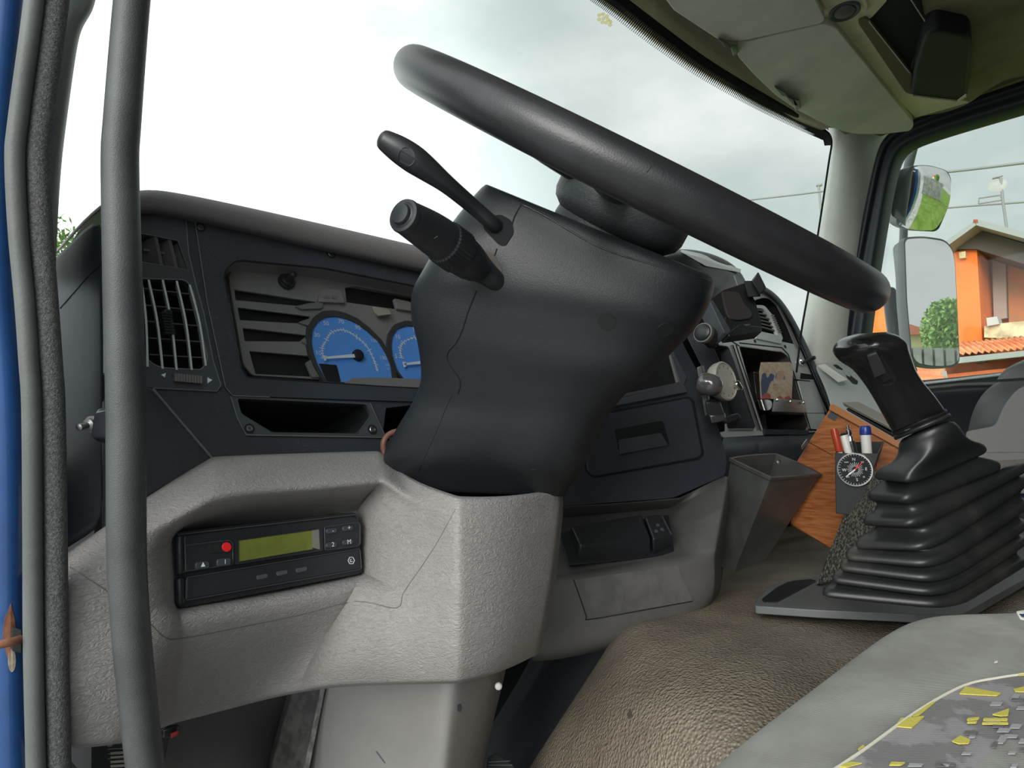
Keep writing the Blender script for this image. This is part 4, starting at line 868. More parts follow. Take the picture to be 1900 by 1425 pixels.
# clock
ck = thing('clock', 'round cream dial clock clipped to the right edge of the centre console', 'clock', D(1345, 740, 1.15))
ca = D(1345, 707, 1.13); cax = V((-.05, -.90, .1))
lathe('case', ca, cax, [(.030, -.016), (.033, -.010), (.034, .001), (.032, .0035), (.0305, .0035), (.0300, .002)], mat('clock_cream', (.50, .49, .42), .35), ck, seg=36)
cf = lathe('face', ca, cax, [(.0295, 0), (.0295, .0018), (0, .0018)], whitep, ck, seg=36)
RC = frame_of(cax)
obj('hour_marks', *merge([boxdata(ca+RC@V((.0255*cos(radians(a)), .0255*sin(radians(a)), .0022)), .0016, .0004, .0002, RC@Matrix.Rotation(radians(a), 3, 'Z')) for a in range(0, 360, 30)]), blackp, cf, smooth=False)
kn = thing('suction_mount', 'smoked grey round knob and black clip in front of the cream clock', 'clip mount', D(1320, 740, 1.10))
ax = (D(1318, 712, 1.09)-D(1296, 706, 1.11))
ax = (D(1342, 714, 1.08)-D(1300, 706, 1.10)).normalized()
lathe('knob', D(1302, 711, 1.10), ax, [(.010, -.006), (.016, -.003), (.0185, .002), (.0190, .010), (.0178, .020), (.0145, .028), (.009, .033), (0, .0345)], mat('smoked_knob', (.10, .095, .10), .12, coat=.8), kn, seg=30)
hexa('clip_body', [D(1309, 745, 1.09), D(1336, 748, 1.09), D(1345, 774, 1.09), D(1314, 774, 1.09), D(1309, 740, 1.13), D(1336, 742, 1.13), D(1345, 770, 1.13), D(1314, 774, 1.13)], blackp, kn, bevel=.002)
hexa('clip_jaw', [D(1316, 770, 1.08), D(1344, 770, 1.08), D(1348, 781, 1.08), D(1320, 786, 1.08), D(1316, 770, 1.13), D(1344, 768, 1.13), D(1348, 779, 1.13), D(1320, 784, 1.13)], mat('dark_chrome', (.2, .2, .2), .2, .8), kn, bevel=.002)
tube('clip_screw', [D(1345, 781, 1.09), D(1358, 776, 1.10), D(1368, 774, 1.105)], [.005, .006, .0065], blackp, kn)
tube('lug', [D(1366, 712, 1.14), D(1374, 722, 1.14)], [.007, .005], chrome, kn)
hexa('bracket', [D(1293, 682, 1.11), D(1302, 678, 1.11), D(1318, 770, 1.11), D(1308, 772, 1.11), D(1296, 680, 1.14), D(1306, 678, 1.14), D(1322, 768, 1.14), D(1312, 770, 1.14)], steeld, kn, bevel=.001)
# metal tray with the family photo
mt = thing('metal_holder', 'small dull metal clip tray holding the photo in the passenger shelf', 'metal tray', Cp.at(1450, 760, .02))
hexa('front', [Cp.at(1436, 739, .050), Cp.at(1492, 743, .035), Cp.at(1496, 766, .035), Cp.at(1432, 764, .050), Cp.at(1437, 739, .044), Cp.at(1493, 743, .030), Cp.at(1497, 766, .030), Cp.at(1433, 764, .044)], steel, mt, bevel=.001)
obj('side', *grid([[Cp.at(1405, 738, .0), Cp.at(1404, 740, .03), Cp.at(1412, 741, .05), Cp.at(1436, 739, .052)], [Cp.at(1413, 760, .0), Cp.at(1410, 760, .028), Cp.at(1417, 763, .046), Cp.at(1432, 764, .052)]], closed=False), steel, mt, solid=.001, sub=2, recalc=False)
for x, y in ((1441, 742), (1466, 745), (1490, 747)): lathe('rivet', Cp.at(x, y, .051-(x-1436)*.00025), Cp.n, [(.004, 0), (.0045, .001), (.003, .004), (0, .0045)], chrome, mt, seg=14)
hexa('back_strip', [Cp.at(1398, 690, .02), Cp.at(1407, 692, .02), Cp.at(1412, 740, .02), Cp.at(1404, 738, .02), Cp.at(1398, 690, .016), Cp.at(1407, 692, .016), Cp.at(1412, 740, .016), Cp.at(1404, 738, .016)], steel, mt)
PH = thru(Cp.at(1412, 672, .028), Cp.at(1471, 675, .022), Cp.at(1412, 738, .045))
fp = thing('photo_print', 'faded photo print of people standing in a metal clip tray', 'photograph', Cp.at(1440, 738, .03))
plate('print', PH, rnd([(1412, 672), (1466, 672), (1472, 679), (1469, 740), (1412, 740), (1409, 690)], 1), photo_p, fp, th=.0008, bevel=0)
obj('dark_suit', *quaddata(PH, rnd([(1414, 694), (1420, 691), (1424, 702), (1430, 692), (1437, 696), (1435, 706), (1430, 708), (1424, 725), (1420, 738), (1414, 738), (1412, 712)], 2), .0004, .0004), navy, fp, smooth=False)
obj('figure_outline', *merge([quaddata(PH, ell(x, y, rx, ry, 12), h, .0003) for x, y, rx, ry, h in ((1424, 688, 3.2, 3.6, .0006), (1448, 696, 8, 9, .0003), (1448, 693, 3.4, 4.2, .0008), (1440, 719, 5, 6, .0005), (1447, 731, 3, 4, .0006), (1460, 730, 2.5, 4, .0006))]), skin, fp, smooth=False)
obj('red_clothes', *merge([quaddata(PH, rnd(q, 1.5), .0005, .0003) for q in ([(1414, 734), (1422, 728), (1430, 732), (1430, 740), (1414, 740)], [(1442, 737), (1448, 734), (1455, 740), (1441, 740)], [(1456, 737), (1464, 734), (1468, 740), (1455, 740)])]), redink, fp, smooth=False)
bi_ = mat('pale_blue_ink', (.10, .20, .28), .6)
for q in ([(1434, 713), (1441, 712), (1445, 718), (1438, 721)], [(1439, 694), (1441, 692), (1441, 703), (1438, 702)], [(1455, 696), (1457, 700), (1455, 706), (1453, 704)]): obj('blue_garment', *quaddata(PH, rnd(q, 1.5), .0004, .0003), bi_, fp, smooth=False)

# ================================================================== WASTE BIN, BOARD, PEN POT
wb_ = thing('waste_bin', 'open dark grey plastic bin hooked on the right side of the centre console', 'bin', D(1380, 1050, 1.08))
def binrow(l, ds): return [D(x, y, d) for (x, y), d in zip(l, ds)]
top = binrow([(1357, 850), (1440, 842), (1522, 879), (1431, 885)], (1.12, 1.22, 1.12, 1.02))
bot = binrow([(1322, 1045), (1385, 1032), (1420, 1040), (1362, 1062)], (1.10, 1.16, 1.10, 1.03))
topc = []
for i in range(4):
    a, b = top[i], top[(i+1) % 4]; md = (a+b)/2; bulge = (md-sum(top, V((0, 0, 0)))/4)*.10*(1 if i in (0, 1) else .2)
    for j in range(5):
        t = j/5; topc.append(a*(1-t)+b*t+bulge*4*t*(1-t))
botc = []
for i in range(4):
    a, b = bot[i], bot[(i+1) % 4]
    for j in range(5): botc.append(a.lerp(b, j/5))
ct = sum(topc, V((0, 0, 0)))/20; cb = sum(botc, V((0, 0, 0)))/20
lerp = lambda k: [t.lerp(b, k) for t, b in zip(topc, botc)]
inn = lambda l, c, s: [c+(p-c)*s for p in l]
mid = lerp(.5); mc = sum(mid, V((0, 0, 0)))/20
binm = mat('bin_plastic', (.060, .062, .060), .42, vary=.2, vscale=15); bind = mat('bin_inside', (.02, .02, .022), .5)
rws = [botc, mid, lerp(.03), topc, inn(topc, ct, .965), inn(lerp(.05), ct.lerp(cb, .05), .95), inn(mid, mc, .94), inn(lerp(.96), ct.lerp(cb, .96), .92)]
obj('bucket', *grid(rws), binm, wb_, ang=30)
r2 = [inn(topc, ct, 1.035), inn(lerp(.035), ct.lerp(cb, .035), 1.02)]
obj('rim', *merge([grid([inn(topc, ct, .98), inn(topc, ct, 1.05), inn(lerp(.03), ct.lerp(cb, .03), 1.045), inn(lerp(.03), ct.lerp(cb, .03), .99), inn(topc, ct, .98)], capa=False, capb=False)]), binm, wb_, ang=30)
lathe('bin_screw', D(1445, 857, 1.16), (-.6, -.7, .3), [(.004, 0), (.004, .001), (0, .002)], steel, wb_, seg=12)

wd = thing('wooden_board', 'varnished brown wooden board leaning on the tunnel behind the gear lever', 'board', D(1560, 1010, 1.12))
WPl = thru(D(1475, 900, 1.17), D(1668, 860, 1.02), D(1560, 1010, 1.05))
plate('panel', WPl, rnd([(1541, 755, 4), (1672, 828, 3), (1660, 905), (1560, 1030), (1466, 972), (1478, 856)], 2), woodm, wd, h=0, th=.014, bevel=.002)
plate('edge_strip', WPl, rnd([(1539, 752, 3), (1545, 749), (1676, 822), (1674, 834), (1668, 832), (1538, 760)], 2), mat('wood_edge', (.40, .17, .07), .3, coat=.3), wd, h=.006, th=.022, bevel=.003, seg=3)
plate('inlay', WPl, rnd([(1542, 763), (1556, 769), (1549, 781), (1534, 773)], 1.5), slate_l, wd, h=.001, th=.001, bevel=.0003)
obj('board_joint', *strokes(WPl, [(1500, 820, 1545, 845), (1466, 973, 1558, 1027)], 1.3, .0006), mat('wood_dark', (.08, .025, .01), .5), wd)
hexa('hook', [D(1486, 828, 1.15), D(1498, 812, 1.15), D(1500, 822, 1.15), D(1488, 836, 1.15), D(1486, 828, 1.17), D(1498, 812, 1.17), D(1500, 822, 1.17), D(1488, 836, 1.17)], steeld, wd)
pdh = thing('writing_pad', 'flat beige pad resting on the top edge of the wooden board', 'pad', D(1620, 770, 1.15))
hexa('pad_top', [D(1563, 746, 1.26), D(1592, 745, 1.36), D(1680, 790, 1.24), D(1662, 797, 1.08), D(1566, 753, 1.26), D(1592, 752, 1.36), D(1680, 797, 1.24), D(1662, 803, 1.08)], mat('pad_beige', (.26, .25, .21), .6), pdh, bevel=.001)
hexa('pad_tray', [D(1570, 757, 1.25), D(1592, 757, 1.33), D(1680, 800, 1.22), D(1658, 806, 1.08), D(1572, 762, 1.25), D(1592, 762, 1.33), D(1680, 806, 1.22), D(1657, 811, 1.08)], blackm, pdh, bevel=.001)
pot = thing('pen_pot', 'square black pen pot with a compass on its front, fixed to the wooden board', 'pen pot', D(1590, 950, 1.0))
PP = thru(D(1549, 845, .985), D(1612, 845, .955), D(1575, 955, .97))
dk = V((.05, .075, .012))
F_ = [PP.at(x, y) for x, y in ((1549, 841), (1630, 842), (1593, 957), (1551, 953))]
potm = mat('pot_black', (.022, .024, .026), .5)
bk = [p+dk*.75 for p in F_]
bk[0] = D(1562, 820, 1.04); bk[1] = D(1641, 819, 1.03); bk[2] = D(1600, 945, 1.03); bk[3] = D(1556, 945, 1.04)
c_t = (F_[0]+F_[1]+bk[0]+bk[1])/4; c_b = (F_[2]+F_[3]+bk[2]+bk[3])/4
T4 = [F_[0], F_[1], bk[1], bk[0]]; B4 = [F_[3], F_[2], bk[2], bk[3]]
obj('pot', *grid([B4, T4, [c_t+(p-c_t)*.93 for p in T4], [c_b+(p-c_b)*.90+(c_t-c_b)*.06 for p in B4]]), potm, pot, bevel=.0008)
def pen(name, label, a, b, parts, grp='pens in the black pen pot'):
    o = thing(name, label, 'pen', b, grp)
    ax = (a-b); Ln = ax.length
    for nm, m, prof in parts: lathe(nm, b, ax, [(r, h*Ln) for r, h in prof], m, o, seg=20)
    return o
bD = 1.0
pen('pen', 'red and clear ballpoint pen, leftmost in the black pen pot', D(1547, 795, 1.0), D(1566, 870, .995), [('barrel', whitep, [(.0040, 0), (.0040, .55)]), ('cap', penred, [(.0052, .42), (.0055, .5), (.0055, .93), (.004, 1), (0, 1)]), ('foot', penred, [(.0052, 0), (.0052, .28), (.0045, .34), (0, .34)])])
pen('pen', 'white ballpoint pen between the red and the steel-topped pens', D(1564, 803, 1.0), D(1584, 875, .995), [('barrel', whitep, [(.0056, 0), (.0056, .9), (.004, .95)]), ('button', blackp, [(.0045, .94), (.0048, .97), (.003, 1), (0, 1)])])
pen('pen', 'black pen with a thin steel clicker top in the pen pot', D(1572, 789, 1.0), D(1592, 875, .995), [('barrel', blackp, [(.0055, 0), (.0055, .58), (.0045, .66), (0, .66)]), ('steel_top', chrome, [(.0042, .6), (.0044, .70), (.0030, .76), (.0040, .80), (.0036, .9), (.0018, .92), (.0018, 1), (0, 1)])])
pen('pen', 'thick white marker with a blue cap, rightmost in the pen pot', D(1605, 790, 1.0), D(1611, 875, .995), [('barrel', whitep, [(.0070, 0), (.0072, .87), (.0072, .88)]), ('cap', penblue, [(.0078, .80), (.0080, .86), (.0076, .97), (.006, 1), (0, 1)]), ('clip', penblue, [(.0074, 0), (.0074, .02)])])
cp = thing('compass', 'small round black compass with white markings on the pen pot front', 'compass', PP.at(1588, 871, .002))
cc = PP.at(1588, 871, .001); rc = .0245
lathe('case', cc, PP.n, [(rc*.98, 0), (rc, .004), (rc*.97, .006), (rc*.90, .006), (rc*.88, .003)], chrome, cp, seg=48)
fc = lathe('dial', cc, PP.n, [(rc*.9, .001), (rc*.9, .0035), (0, .0035)], blackm, cp, seg=48)
RP = frame_of(PP.n, UP)
def dial_pt(a, r, h): return cc+(PP.v*cos(radians(a))+(-PP.u if PP.u.dot(RT) < 0 else PP.u)*sin(radians(a)))*r+PP.n*h
uu = PP.u if PP.u.dot(RT) > 0 else -PP.u; vv = PP.v if PP.v.dot(UP) > 0 else -PP.v
def dp(a, r, h): return cc+(vv*cos(radians(a))+uu*sin(radians(a)))*r+PP.n*h
ld = []
for a in range(0, 360, 15):
    R3 = Matrix((uu*cos(radians(a))-vv*sin(radians(a)), vv*cos(radians(a))+uu*sin(radians(a)), PP.n)).transposed()
    ld.append(boxdata(dp(a, .0075, .0038), .00022, .0036 if a % 30 == 0 else .0025, .0001, R3))
for a in range(0, 360, 10):
    R3 = Matrix((uu*cos(radians(a))-vv*sin(radians(a)), vv*cos(radians(a))+uu*sin(radians(a)), PP.n)).transposed()
    ld.append(boxdata(dp(a, .0208, .0038), .00018, .0009, .0001, R3))
for s_, a in (('N', -2), ('E', 88), ('S', 175), ('W', 268)): ld.append(text(s_, dp(a, .0146, .0038), uu, vv, .0042))
for s_, a in (('NW', 315), ('NE', 45), ('SE', 135), ('SW', 225)): ld.append(text(s_, dp(a, .0150, .0038), uu, vv, .0022))
obj('markings', *merge(ld), white, fc, smooth=False, recalc=False)
def ndl(name, a, L_, m): 
    d = vv*cos(radians(a))+uu*sin(radians(a)); s_ = uu*cos(radians(a))-vv*sin(radians(a)); o_ = cc+PP.n*.0045
    return obj(name, *prism([o_+s_*.001, o_+d*L_+s_*.0006, o_+d*L_-s_*.0006, o_-s_*.001], [p-PP.n*.0003 for p in (o_+s_*.001, o_+d*L_+s_*.0006, o_+d*L_-s_*.0006, o_-s_*.001)]), m, cp, smooth=False)
ndl('needle', 47, .0150, red); ndl('needle', 232, .0165, white)

# ================================================================== TUNNEL MAT AND SIDE
def zr(l): return [PZ(x, y, z) for x, y, z in l]
rows = [zr([(1230, 1050, -.32), (1290, 1040, -.30), (1350, 1010, -.29), (1450, 975, -.28), (1560, 950, -.27), (1750, 930, -.26), (2100, 920, -.25)]),
        zr([(1225, 1110, -.28), (1265, 1100, -.272), (1340, 1075, -.265), (1440, 1050, -.262), (1560, 1040, -.258), (1750, 1030, -.255), (2100, 1010, -.25)]),
        zr([(1160, 1160, -.255), (1195, 1146, -.250), (1310, 1128, -.250), (1430, 1118, -.248), (1560, 1110, -.248), (1750, 1110, -.248), (2100, 1100, -.245)]),
        zr([(1148, 1172, -.262), (1180, 1165, -.246), (1300, 1160, -.250), (1430, 1150, -.252), (1560, 1145, -.250), (1750, 1150, -.248), (2100, 1160, -.245)]),
        zr([(1122, 1215, -.285), (1165, 1215, -.255), (1290, 1215, -.240), (1420, 1200, -.240), (1560, 1200, -.250), (1750, 1220, -.255), (2100, 1260, -.25)]),
        zr([(1080, 1280, -.325), (1135, 1280, -.285), (1260, 1280, -.245), (1400, 1275, -.232), (1560, 1280, -.250), (1750, 1320, -.26), (2100, 1380, -.26)]),
        zr([(1030, 1355, -.375), (1090, 1355, -.330), (1230, 1355, -.272), (1380, 1355, -.250), (1560, 1380, -.262), (1750, 1440, -.27), (2100, 1500, -.27)]),
        zr([(980, 1432, -.43), (1045, 1432, -.385), (1200, 1440, -.310), (1360, 1450, -.280), (1560, 1500, -.28), (1750, 1560, -.28), (2100, 1600, -.28)]),
        zr([(900, 1560, -.53), (975, 1560, -.475), (1150, 1580, -.40), (1340, 1600, -.34), (1560, 1640, -.31), (1750, 1700, -.30), (2100, 1750, -.30)])]
mt_ = sheet('floor_mat', rows, matm, None, sub=3, solid=.006); tag(mt_, 'brown grained rubber mat draped over the engine tunnel', 'floor mat')
decal('worn_hole', mt_, [(1163, 1325), (1170, 1316), (1174, 1328), (1168, 1335)], mat('mat_hole', (.06, .052, .042), .9), mt_, .0004)
tun = root('trim_2', PZ(1050, 1300, -.5))
rows = [[PZ(x, y, z) for x, y, z in r] for r in (
    [(1160, 1170, -.275), (1140, 1172, -.30), (1060, 1190, -.40), (960, 1190, -.55), (880, 1190, -.70)],
    [(1118, 1230, -.305), (1100, 1235, -.33), (1030, 1255, -.44), (950, 1260, -.60), (870, 1260, -.72)],
    [(1040, 1350, -.385), (1020, 1352, -.41), (960, 1365, -.50), (900, 1370, -.65), (840, 1370, -.75)],
    [(985, 1432, -.44), (965, 1436, -.46), (920, 1440, -.56), (870, 1440, -.70), (820, 1440, -.78)],
    [(905, 1560, -.54), (890, 1565, -.56), (860, 1570, -.64), (820, 1570, -.75), (780, 1570, -.82)])]
sheet('tunnel_side', rows, mat('tunnel_slate', (.060, .068, .078), .5, vary=.15), tun, sub=2, solid=.006)
hexa('carpet_strip', [D(1600, 868, .98), D(1650, 880, .90), D(1610, 1060, .90), D(1515, 1085, .98), D(1600, 868, 1.0), D(1650, 880, .93), D(1610, 1060, .93), D(1515, 1085, 1.0)], mat('carpet_weave', (.16, .155, .13), .95, bump=('leather', 260, 1, .002), col2=(.035, .034, .03), vscale=260, vcut=(.45, .55)), tun)
grl = thing('footwell_grille', 'dark ribbed rubber pedal pad deep in the footwell', 'rubber pad', D(925, 1430, 1.0))
GP = Pl((D(925, 1430, .80)-EYE), (-.5, -.6, .5))
plate('pad_plate', GP, rnd([(905, 1405), (920, 1398), (952, 1420), (975, 1470), (900, 1470)], 4), blackm, grl, th=.006)
obj('ribs', *strokes(GP, [(906, 1414+i*5.5, 946+i*5, 1412+i*7.5) for i in range(7)], 1.6, .002, .002), slate_l, grl)

# ================================================================== GEAR LEVER
gl = thing('gear_lever', 'black gear lever with a glossy leather grip on a ribbed rubber boot', 'gear lever', D(1740, 1120, .70))
bp_ = mat('gear_plate', (.13, .145, .145), .42, bump=('noise', 500, .2, .0006), vary=.1)
PG = thru(PZ(1771, 1140, -.222), PZ(1400, 1128, -.222), PZ(1930, 1060, -.222))
plate('base_plate', PG, rnd([(1397, 1124, 8), (1405, 1110), (1430, 1086, 12), (1500, 1070, 12), (1560, 1060), (1700, 1000), (2100, 960), (2060, 1010), (1905, 1072), (1785, 1140, 14), (1700, 1140), (1520, 1132)], 6), bp_, gl, h=.000, th=.010, bevel=.004, seg=4)
plate('switch_strip', PG, rnd([(1412, 1112), (1440, 1090), (1465, 1078), (1505, 1074), (1516, 1077), (1442, 1116), (1420, 1117)], 4), blackp, gl, h=.0015, th=.003, bevel=.0008)
# bellows: every rib follows the photo's left tip, near corner and right-hand run
ribs = [((1511, 1100), (1771, 1126), (1900, 1047), .74, .675, .80), ((1529, 1074), (1755, 1104), (1900, 1008), .745, .68, .80), ((1544, 1052), (1749, 1078), (1900, 980), .75, .685, .80),
        ((1556, 1033), (1741, 1049), (1900, 942), .755, .69, .80), ((1576, 1012), (1727, 1016), (1900, 898), .76, .695, .80), ((1592, 968), (1703, 972), (1905, 868), .76, .70, .80), ((1603, 920), (1690, 926), (1865, 862), .76, .705, .78)]
def rib(Lp, Np, Rp, dl, dn, dr, grow):
    l, n_, r = D(*Lp, dl), D(*Np, dn), D(*Rp, dr)
    if Rp[0] >= 1899 and grow: r = n_+(r-n_)*1.15
    f = l+(r-n_); c = (l+r)/2; cs = [l, n_, r, f]; out = []
    for i in range(4):
        p = cs[i]; a = cs[i-1]; b = cs[(i+1) % 4]; k = .22 if i in (1,) else .13
        A_ = p.lerp(a, k); B_ = p.lerp(b, k)
        for j in range(7):
            t = j/6; out.append(A_*(1-t)**2+p*(2*t*(1-t))+B_*t*t)
        for j in range(1, 4): out.append(B_.lerp(b.lerp(p, .22 if (i+1) % 4 == 1 else .13), j/4))
    return out, c
rows = []
for i, q in enumerate(ribs):
    o_, c = rib(*q, True); upv = V((0, 0, 1))
    nxt = ribs[i+1] if i+1 < len(ribs) else None
    rows.append([p-upv*.007 if i == 0 else c+(p-c)*.965-upv*.0065 for p in o_])
    rows.append([p-upv*.003 for p in o_]); rows.append([p+upv*.0010 for p in o_]); rows.append([c+(p-c)*.975+upv*.0048 for p in o_])
    if nxt:
        o2, c2 = rib(*nxt, True); k = .80 if i >= 4 else .86
        m1 = [p.lerp(p2, .5) for p, p2 in zip(o_, o2)]; cm = (c+c2)/2
        rows.append([c+(p-c)*(k+.05)+(c2-c)*.22 for p in o_]); rows.append([cm+(p-cm)*k+(c2-c)*.12 for p in m1])
o_, c = rib(*ribs[-1], True); c2 = D(1712, 830, .73)
rows.append([c+(p-c)*.8+V((0, 0, .012)) for p in o_]); rows.append([c.lerp(c2, .6)+(p-c)*.45 for p in o_])
obj('boot', *grid(rows), boot, gl, ang=80, bevel=0, sub=1)
# smooth shoulder that carries the grip
o1, c1 = rib((1616, 884), (1692, 892), (1838, 832), .75, .695, .775, False)
def neck(L_, R_, dl, dr, b):
    a, bb = D(*L_, dl), D(*R_, dr); c = (a+bb)/2; w = (bb-a)/2; vd = (c-EYE).normalized(); vd = (vd-w*(vd.dot(w)/w.dot(w))).normalized(); n = len(o1); rr = []
    for i in range(n):                                       # same winding as the rib outline: left, near, right, far
        t = 2*pi*i/n; rr.append(c-w*cos(t-.35)-vd*b*sin(t-.35))
    return rr
r_n = neck((1672, 832), (1775, 790), .735, .73, .032); r_m = neck((1668, 812), (1757, 777), .73, .725, .030)
rows = [[p-V((0, 0, .006)) for p in [c1+(q-c1)*.97 for q in o1]], [p-V((0, 0, .002)) for p in o1], [p+V((0, 0, .002)) for p in o1],
        [p.lerp(q, .16)+V((0, 0, .004)) for p, q in zip(o1, r_n)], [p.lerp(q, .45)-V((0, 0, .002)) for p, q in zip(o1, r_n)], [p.lerp(q, .78)-V((0, 0, .006)) for p, q in zip(o1, r_n)], r_n, r_m]
obj('shoulder', *grid(rows), boot, gl, ang=70, sub=1)
for L_, R_ in (((1664, 812), (1757, 776)), ((1660, 802), (1750, 768))):
    rings('collar_ring', [(L_[0]+2, L_[1]+3, R_[0], R_[1]+3, .73, .725, .030), (L_[0]-1, L_[1], R_[0]+1, R_[1], .73, .725, .032), (L_[0]-1, L_[1]-4, R_[0]+1, R_[1]-4, .73, .725, .032), (L_[0]+1, L_[1]-7, R_[0]-1, R_[1]-7, .73, .725, .030)], boot, gl, n=32, ex=2.1, interp=2)
gp = rings('grip', [(1660, 799, 1748, 764, .72, .715, .026), (1656, 792, 1743, 758, .72, .715, .030), (1641, 763, 1725, 735, .715, .71, .031), (1624, 732, 1706, 713, .71, .705, .031), (1607, 706, 1692, 692, .705, .70, .032), (1588, 684, 1684, 672, .70, .695, .033),
                   (1564, 668, 1677, 652, .695, .69, .035), (1555, 651, 1670, 639, .69, .69, .036), (1560, 637, 1662, 629, .69, .69, .034), (1572, 627, 1652, 622, .69, .69, .028), (1594, 619, 1640, 616, .69, .69, .014)], knobm, gl, n=40, ex=2.25, interp=3)
b1 = decal('button_bezel', gp, rnd([(1603, 657), (1612, 645, 6), (1630, 646, 5), (1664, 703, 6), (1654, 716, 8), (1634, 714)], 5), blackm, gp, .0006, .002)
hA = lambda x, y, l: hit(gp, x, y, l)[0]
rk = hexa('rocker_button', [hA(1608, 657, .0035), hA(1626, 651, .0035), hA(1645, 685, .0065), hA(1626, 694, .0065), hA(1608, 657, -.001), hA(1626, 651, -.001), hA(1645, 685, -.001), hA(1626, 694, -.001)], mat('rocker', (.045, .045, .048), .25), gp, bevel=.0012)
hexa('rocker_foot', [hA(1629, 693, .002), hA(1643, 687, .002), hA(1655, 702, .002), hA(1640, 709, .002), hA(1629, 693, -.001), hA(1643, 687, -.001), hA(1655, 702, -.001), hA(1640, 709, -.001)], blackp, gp, bevel=.001)

# ================================================================== DRIVER SEAT
se = thing('driver_seat', 'grey fabric driver seat cushion with yellow patterned insert in the corner nearest the camera', 'seat', E0+V((.5, -.15, -.3)))
edge = [PZ(x, y, z) for x, y, z in ((1150, 1560, -.152), (1290, 1427, -.150), (1400, 1338, -.150), (1500, 1267, -.150), (1600, 1192, -.150), (1672, 1147, -.150), (1740, 1139, -.1475), (1820, 1138, -.147), (1900, 1134, -.147), (2050, 1128, -.146), (2250, 1122, -.146))]
cs_ = E0+V((.50, -.30, -.150)); rows = []
for p in edge:
    o_ = (p-cs_); o_.z = 0; o_.normalize()
    rows.append([p+V((0, 0, -.14))-o_*.02, p+V((0, 0, -.07)), p+V((0, 0, -.022)), p, p-o_*.02+V((0, 0, .004)), p-o_*.05+V((0, 0, .004)), p.lerp(cs_, .35), p.lerp(cs_, .6), p.lerp(cs_, .98)])
cu = sheet('cushion', rows, seatm, se, sub=2, solid=.01)
box('base', E0+V((.52, -.30, -.50)), (.42, .44, .50), blackm, se, bevel=.02)
box('backrest', E0+V((.52, -.62, .15)), (.46, .12, .64), seatm, se, bevel=.05, seg=4)
ins = [(1535, 1442), (1600, 1398), (1657, 1356), (1700, 1325), (1755, 1292), (1800, 1272), (1850, 1262), (1900, 1255), (1990, 1248)]
decal('patterned_insert', cu, ins+[(1990, 1600), (1400, 1600)], insm, se, .0010, .001)
seam('piping', cu, ins, .0009, ivory, se, 5, .001)
yl = [[(1660, 1353), (1672, 1338), (1716, 1334), (1692, 1356)], [(1694, 1334), (1727, 1309), (1736, 1307), (1706, 1332)], [(1780, 1292), (1792, 1279), (1858, 1291), (1850, 1296), (1795, 1293)], [(1890, 1254), (1925, 1250), (1925, 1256), (1889, 1258)],
      [(1880, 1284), (1900, 1279), (1930, 1282), (1930, 1290), (1884, 1288)], [(1841, 1331), (1873, 1320), (1871, 1333), (1858, 1334)], [(1766, 1381), (1782, 1371), (1801, 1378), (1798, 1385), (1780, 1386)], [(1826, 1338), (1870, 1338), (1870, 1342), (1824, 1342)], [(1824, 1345), (1870, 1345), (1872, 1349), (1822, 1349)], [(1796, 1338), (1818, 1336), (1816, 1340), (1794, 1342)], [(1796, 1344), (1814, 1343), (1812, 1347), (1794, 1347)], [(1655, 1420), (1680, 1421), (1672, 1426), (1650, 1426)], [(1580, 1420), (1600, 1422), (1570, 1430), (1550, 1428)], [(1592, 1396), (1602, 1388), (1605, 1391), (1594, 1399)]]
for q in yl: decal('woven_block', cu, rnd(q, 1.5, 2), yel, se, .0016, .0005)
random.seed(11)
for i in range(46):
    x = random.uniform(1610, 1900); y = random.uniform(1280, 1425)
    if y < 1262+ (1900-x)*.62-(4 if x > 1800 else -10): continue
    w_ = random.uniform(8, 30); h_ = random.uniform(4, 11); k = -.35
    decal('woven_block', cu, [(x, y), (x+w_, y+w_*.06), (x+w_-h_*.6, y+h_), (x-h_*.6, y+h_)], random.choice((gry1, gry2, gry1)), se, .0013, .0004)
lt = decal('fabric_mark', cu, [(1846, 1230), (1852, 1229), (1851, 1232), (1845, 1233)], whitep, se, .0012)
wc = thing('wrapper', 'scrap of white and dark paper at the right rim of the seat cushion', 'paper scrap', D(1896, 1140, .47))
hexa('scrap', [D(1885, 1136, .47), D(1905, 1133, .47), D(1912, 1152, .46), D(1893, 1150, .46), D(1885, 1134, .475), D(1905, 1131, .475), D(1912, 1150, .465), D(1893, 1148, .465)], whitep, wc, bevel=.0005)
hexa('print_patch', [D(1890, 1139, .468), D(1903, 1138, .468), D(1906, 1144, .462), D(1897, 1145, .462), D(1890, 1139, .472), D(1903, 1138, .472), D(1906, 1144, .466), D(1897, 1145, .466)], navy, wc, bevel=.0003)

# ================================================================== WINDSCREEN, HEADER, CEILING
HY = lambda x, y: PY(x, y, .73)
